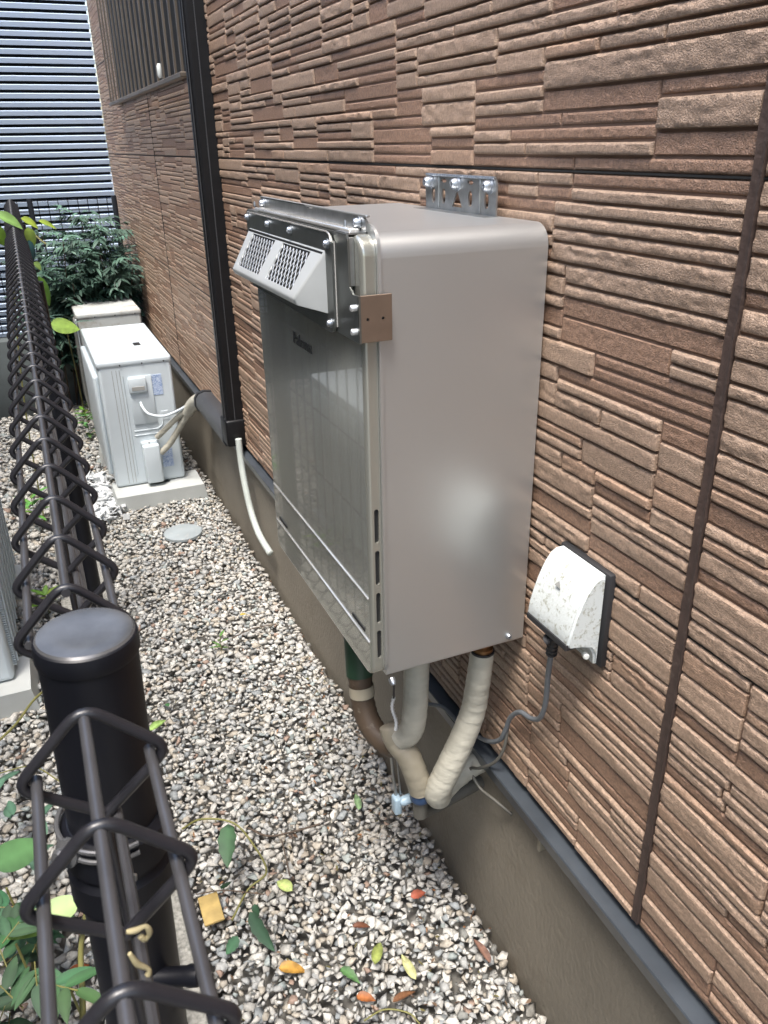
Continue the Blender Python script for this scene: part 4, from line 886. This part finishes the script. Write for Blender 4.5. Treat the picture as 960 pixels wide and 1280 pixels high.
for k in range(12):
    px, py = rng.uniform(-8, 50), rng.uniform(940, 1120); z = rng.uniform(-1.36, -1.22); an = rng.uniform(0, 6.28); c = Vector(on(px, py, 2, z)); c.x = min(c.x, -.11)
    put_leaf(leafgeo(MB(), c, (math.cos(an), math.sin(an), rng.uniform(-.2, .3)), (0, 0, 1), rng.uniform(.04, .08), rng.uniform(.022, .04), .2, .15, 7), 'leaf', M['leafdark'], w2, (1.4, 1.5, 1.3))
MB().tube(smoothpath([(-.21, 1.15, G - .01), (-.2, 1.13, -1.3), (-.2, 1.12, -1.17)], 4), .002, 6).put('stem', M['stem'], w2)
ys_ = MB().tube(smoothpath([on(104, 1300, 2, -1.2), on(103, 1240, 2, -1.2), on(101, 1190, 2, -1.22), on(106, 1150, 2, -1.27), on(112, 1120, 2, -1.31)], 5), .0048, 8).put('thick_shoot', M['stem'], smooth=80); tag(centre(ys_), 'thick yellow-green plant shoot rising left of the black post', 'shoot')
ys_ = MB().tube(smoothpath([on(-6, 930, 2, -1.3), on(20, 905, 2, -1.3), on(45, 872, 2, -1.31), on(75, 850, 2, -1.33)], 5), .0032, 8).put('plant_shoot', M['stem'], smooth=80); tag(centre(ys_), 'slanting yellow-green plant shoot in front of the left footing block', 'shoot')
ys_ = MB().tube(smoothpath([on(-6, 968, 2, -1.34), on(40, 958, 2, -1.34), on(75, 977, 2, -1.35)], 5), .0016, 6).put('straw', M['stem'], smooth=80); tag(centre(ys_), 'thin horizontal straw over gravel left of the black post', 'straw')
# dried bits caught on the fence
for (pts, lab) in (([on(158, 1165, 1, .25), on(170, 1163, 1, .25), on(182, 1158, 1, .25), on(187, 1166, 1, .25), on(182, 1174, 1, .25), on(175, 1170, 1, .25)], 'curled cream dry scrap caught on the fence rods'), ([on(162, 1192, 1, .24), on(172, 1205, 1, .24), on(186, 1212, 1, .24), on(183, 1224, 1, .24)], 'dry straw scrap caught low on the fence rods')):
    o = MB().tube(smoothpath(pts, 5), [0.0009 + 0.0005 * abs(math.sin(k * 0.35)) for k in range(5 * (len(pts) - 1) + 1)], 6).put('dry_scrap', mat('straw', (.42, .36, .2), .8), smooth=80); tag(centre(o), lab, 'scrap')
# yellow-green big leaves over the far fence top
bl = thing('climbing_plant', 'large yellow-green leaves draped over the far end of the fence top', 'plant', (0.0, 3.2, G))
MB().tube(smoothpath([(-0.12, 3.3, G), (-0.10, 3.3, -.9), (-0.05, 3.25, -.45), (0.02, 3.2, -.27), (0.08, 3.15, -.30)], 6), .003, 6).put('stem', M['stem'], bl)
for (a, b, W, tn, y0, m_) in (((-6, 268), (34, 283), .11, (.9, 1.1, 1.4), 3.2, 'leafyellow'), ((26, 273), (52, 284), .07, (1.2, 1.1, .7), 3.1, 'leafyellow'), ((48, 276), (74, 284), .05, (1.2, 1.15, .7), 3.1, 'leafyellow'), ((34, 284), (44, 312), .07, (1.2, 1.2, .9), 3.0, 'leafyellow'), ((-8, 282), (8, 310), .09, (.7, .9, .4), 3.1, 'leafyellow'), ((48, 345), (65, 388), .07, (.6, .9, .5), 2.9, 'leafyellow'), ((42, 328), (54, 338), .05, (1.1, 1.2, 1.5), 3.0, 'leafyellow'), ((36, 300), (42, 330), .06, (.4, .7, 1.0), 3.0, 'leafdark')):
    A = Vector(on(*a, 1, y0)); B = Vector(on(*b, 1, y0)); put_leaf(leafgeo(MB(), A, B - A, (-.1, -.5, .8), (B - A).length * 0.9, W * .7, .35, .2, 8), 'leaf', M[m_], bl, tn)
rl = thing('round_leaf_plant', 'plant with one round lime leaf hanging beside the weathered unit', 'plant', on(80, 412, 1, 4.3))
A = Vector(on(63, 406, 1, 4.3)); B = Vector(on(100, 409, 1, 4.3)); put_leaf(leafgeo(MB(), A, B - A, (0, -.5, .9), (B - A).length, .17, .05, .1, 10), 'leaf', M['leafyellow'], rl, (1.0, 1.1, .9))
for k in range(7):
    A = Vector(on(rng.uniform(68, 92), rng.uniform(392, 404), 1, 4.4)); an = rng.uniform(0, 6.28); put_leaf(leafgeo(MB(), A, (math.cos(an), math.sin(an), rng.uniform(-.2, .5)), (0, 0, 1), .11, .04, .2, .15, 7), 'leaf', M['leafdark'], rl, (1.2, 1.3, 1.4))
MB().tube(smoothpath([(0.16, 4.75, G), (0.15, 4.65, -1.1), on(82, 408, 1, 4.35)], 5), .003, 6).put('stem', M['stem'], rl)
# nandina shrub
sh_ = thing('nandina_shrub', 'dense blue-green shrub with narrow leaves before the far grid fence', 'shrub', (0.33, 4.95, G))
fo = MB(); tones = []
def branch(base, tip, n):
    P = smoothpath([base, base.lerp(tip, .5) + Vector((rng.uniform(-.04, .04), rng.uniform(-.04, .04), .04)), tip], 6)
    return P
stems = []
for k in range(27):
    bx, by = rng.uniform(0.09, 0.56), rng.uniform(4.95, 5.25); tx = bx + rng.uniform(-.16, .14); tyy = by + rng.uniform(-.35, .05); tz = rng.uniform(-.80, -.34) if tx > .3 else rng.uniform(-.85, -.42)
    P = branch(Vector((bx, by, G)), Vector((min(tx, .57), tyy, tz)), 6); MB().tube(P, [.005 - .003 * i / len(P) for i in range(len(P))], 5).put('stem', M['twig'], sh_)
    for j in range(4, len(P)):
        for q in range(5):
            a = rng.uniform(0, 6.28); d = Vector((math.cos(a), math.sin(a) - .25, rng.uniform(-.2, .5))).normalized(); Ls = rng.uniform(.08, .19); s = d.cross(Vector((0, 0, 1))).normalized(); tn = rng.uniform(.8, 2.1)
            for w in range(5):
                if P[j].y < 5.0 and P[j].z < -0.72 and P[j].x > 0.27: break
                for sg in (1, -1):
                    c = P[j] + d * Ls * (.35 + .16 * w); dd = d * .8 + s * sg * .7 + Vector((0, 0, rng.uniform(-.55, .1))); L = rng.uniform(.04, .075); n0 = len(fo.v)
                    if c.x > 0.575: continue
                    leafgeo(fo, c, dd, (rng.uniform(-.4, .4), rng.uniform(-.6, .2), 1), L, L * .34, .2, .25, 4); tones += [(tn * rng.uniform(.85, 1.15),) * 3] * (len(fo.v) - n0)
of = fo.put('foliage', M['leafdark'], sh_, smooth=60); of['kind'] = 'stuff'; set_tone(of.data, np.array(tones))
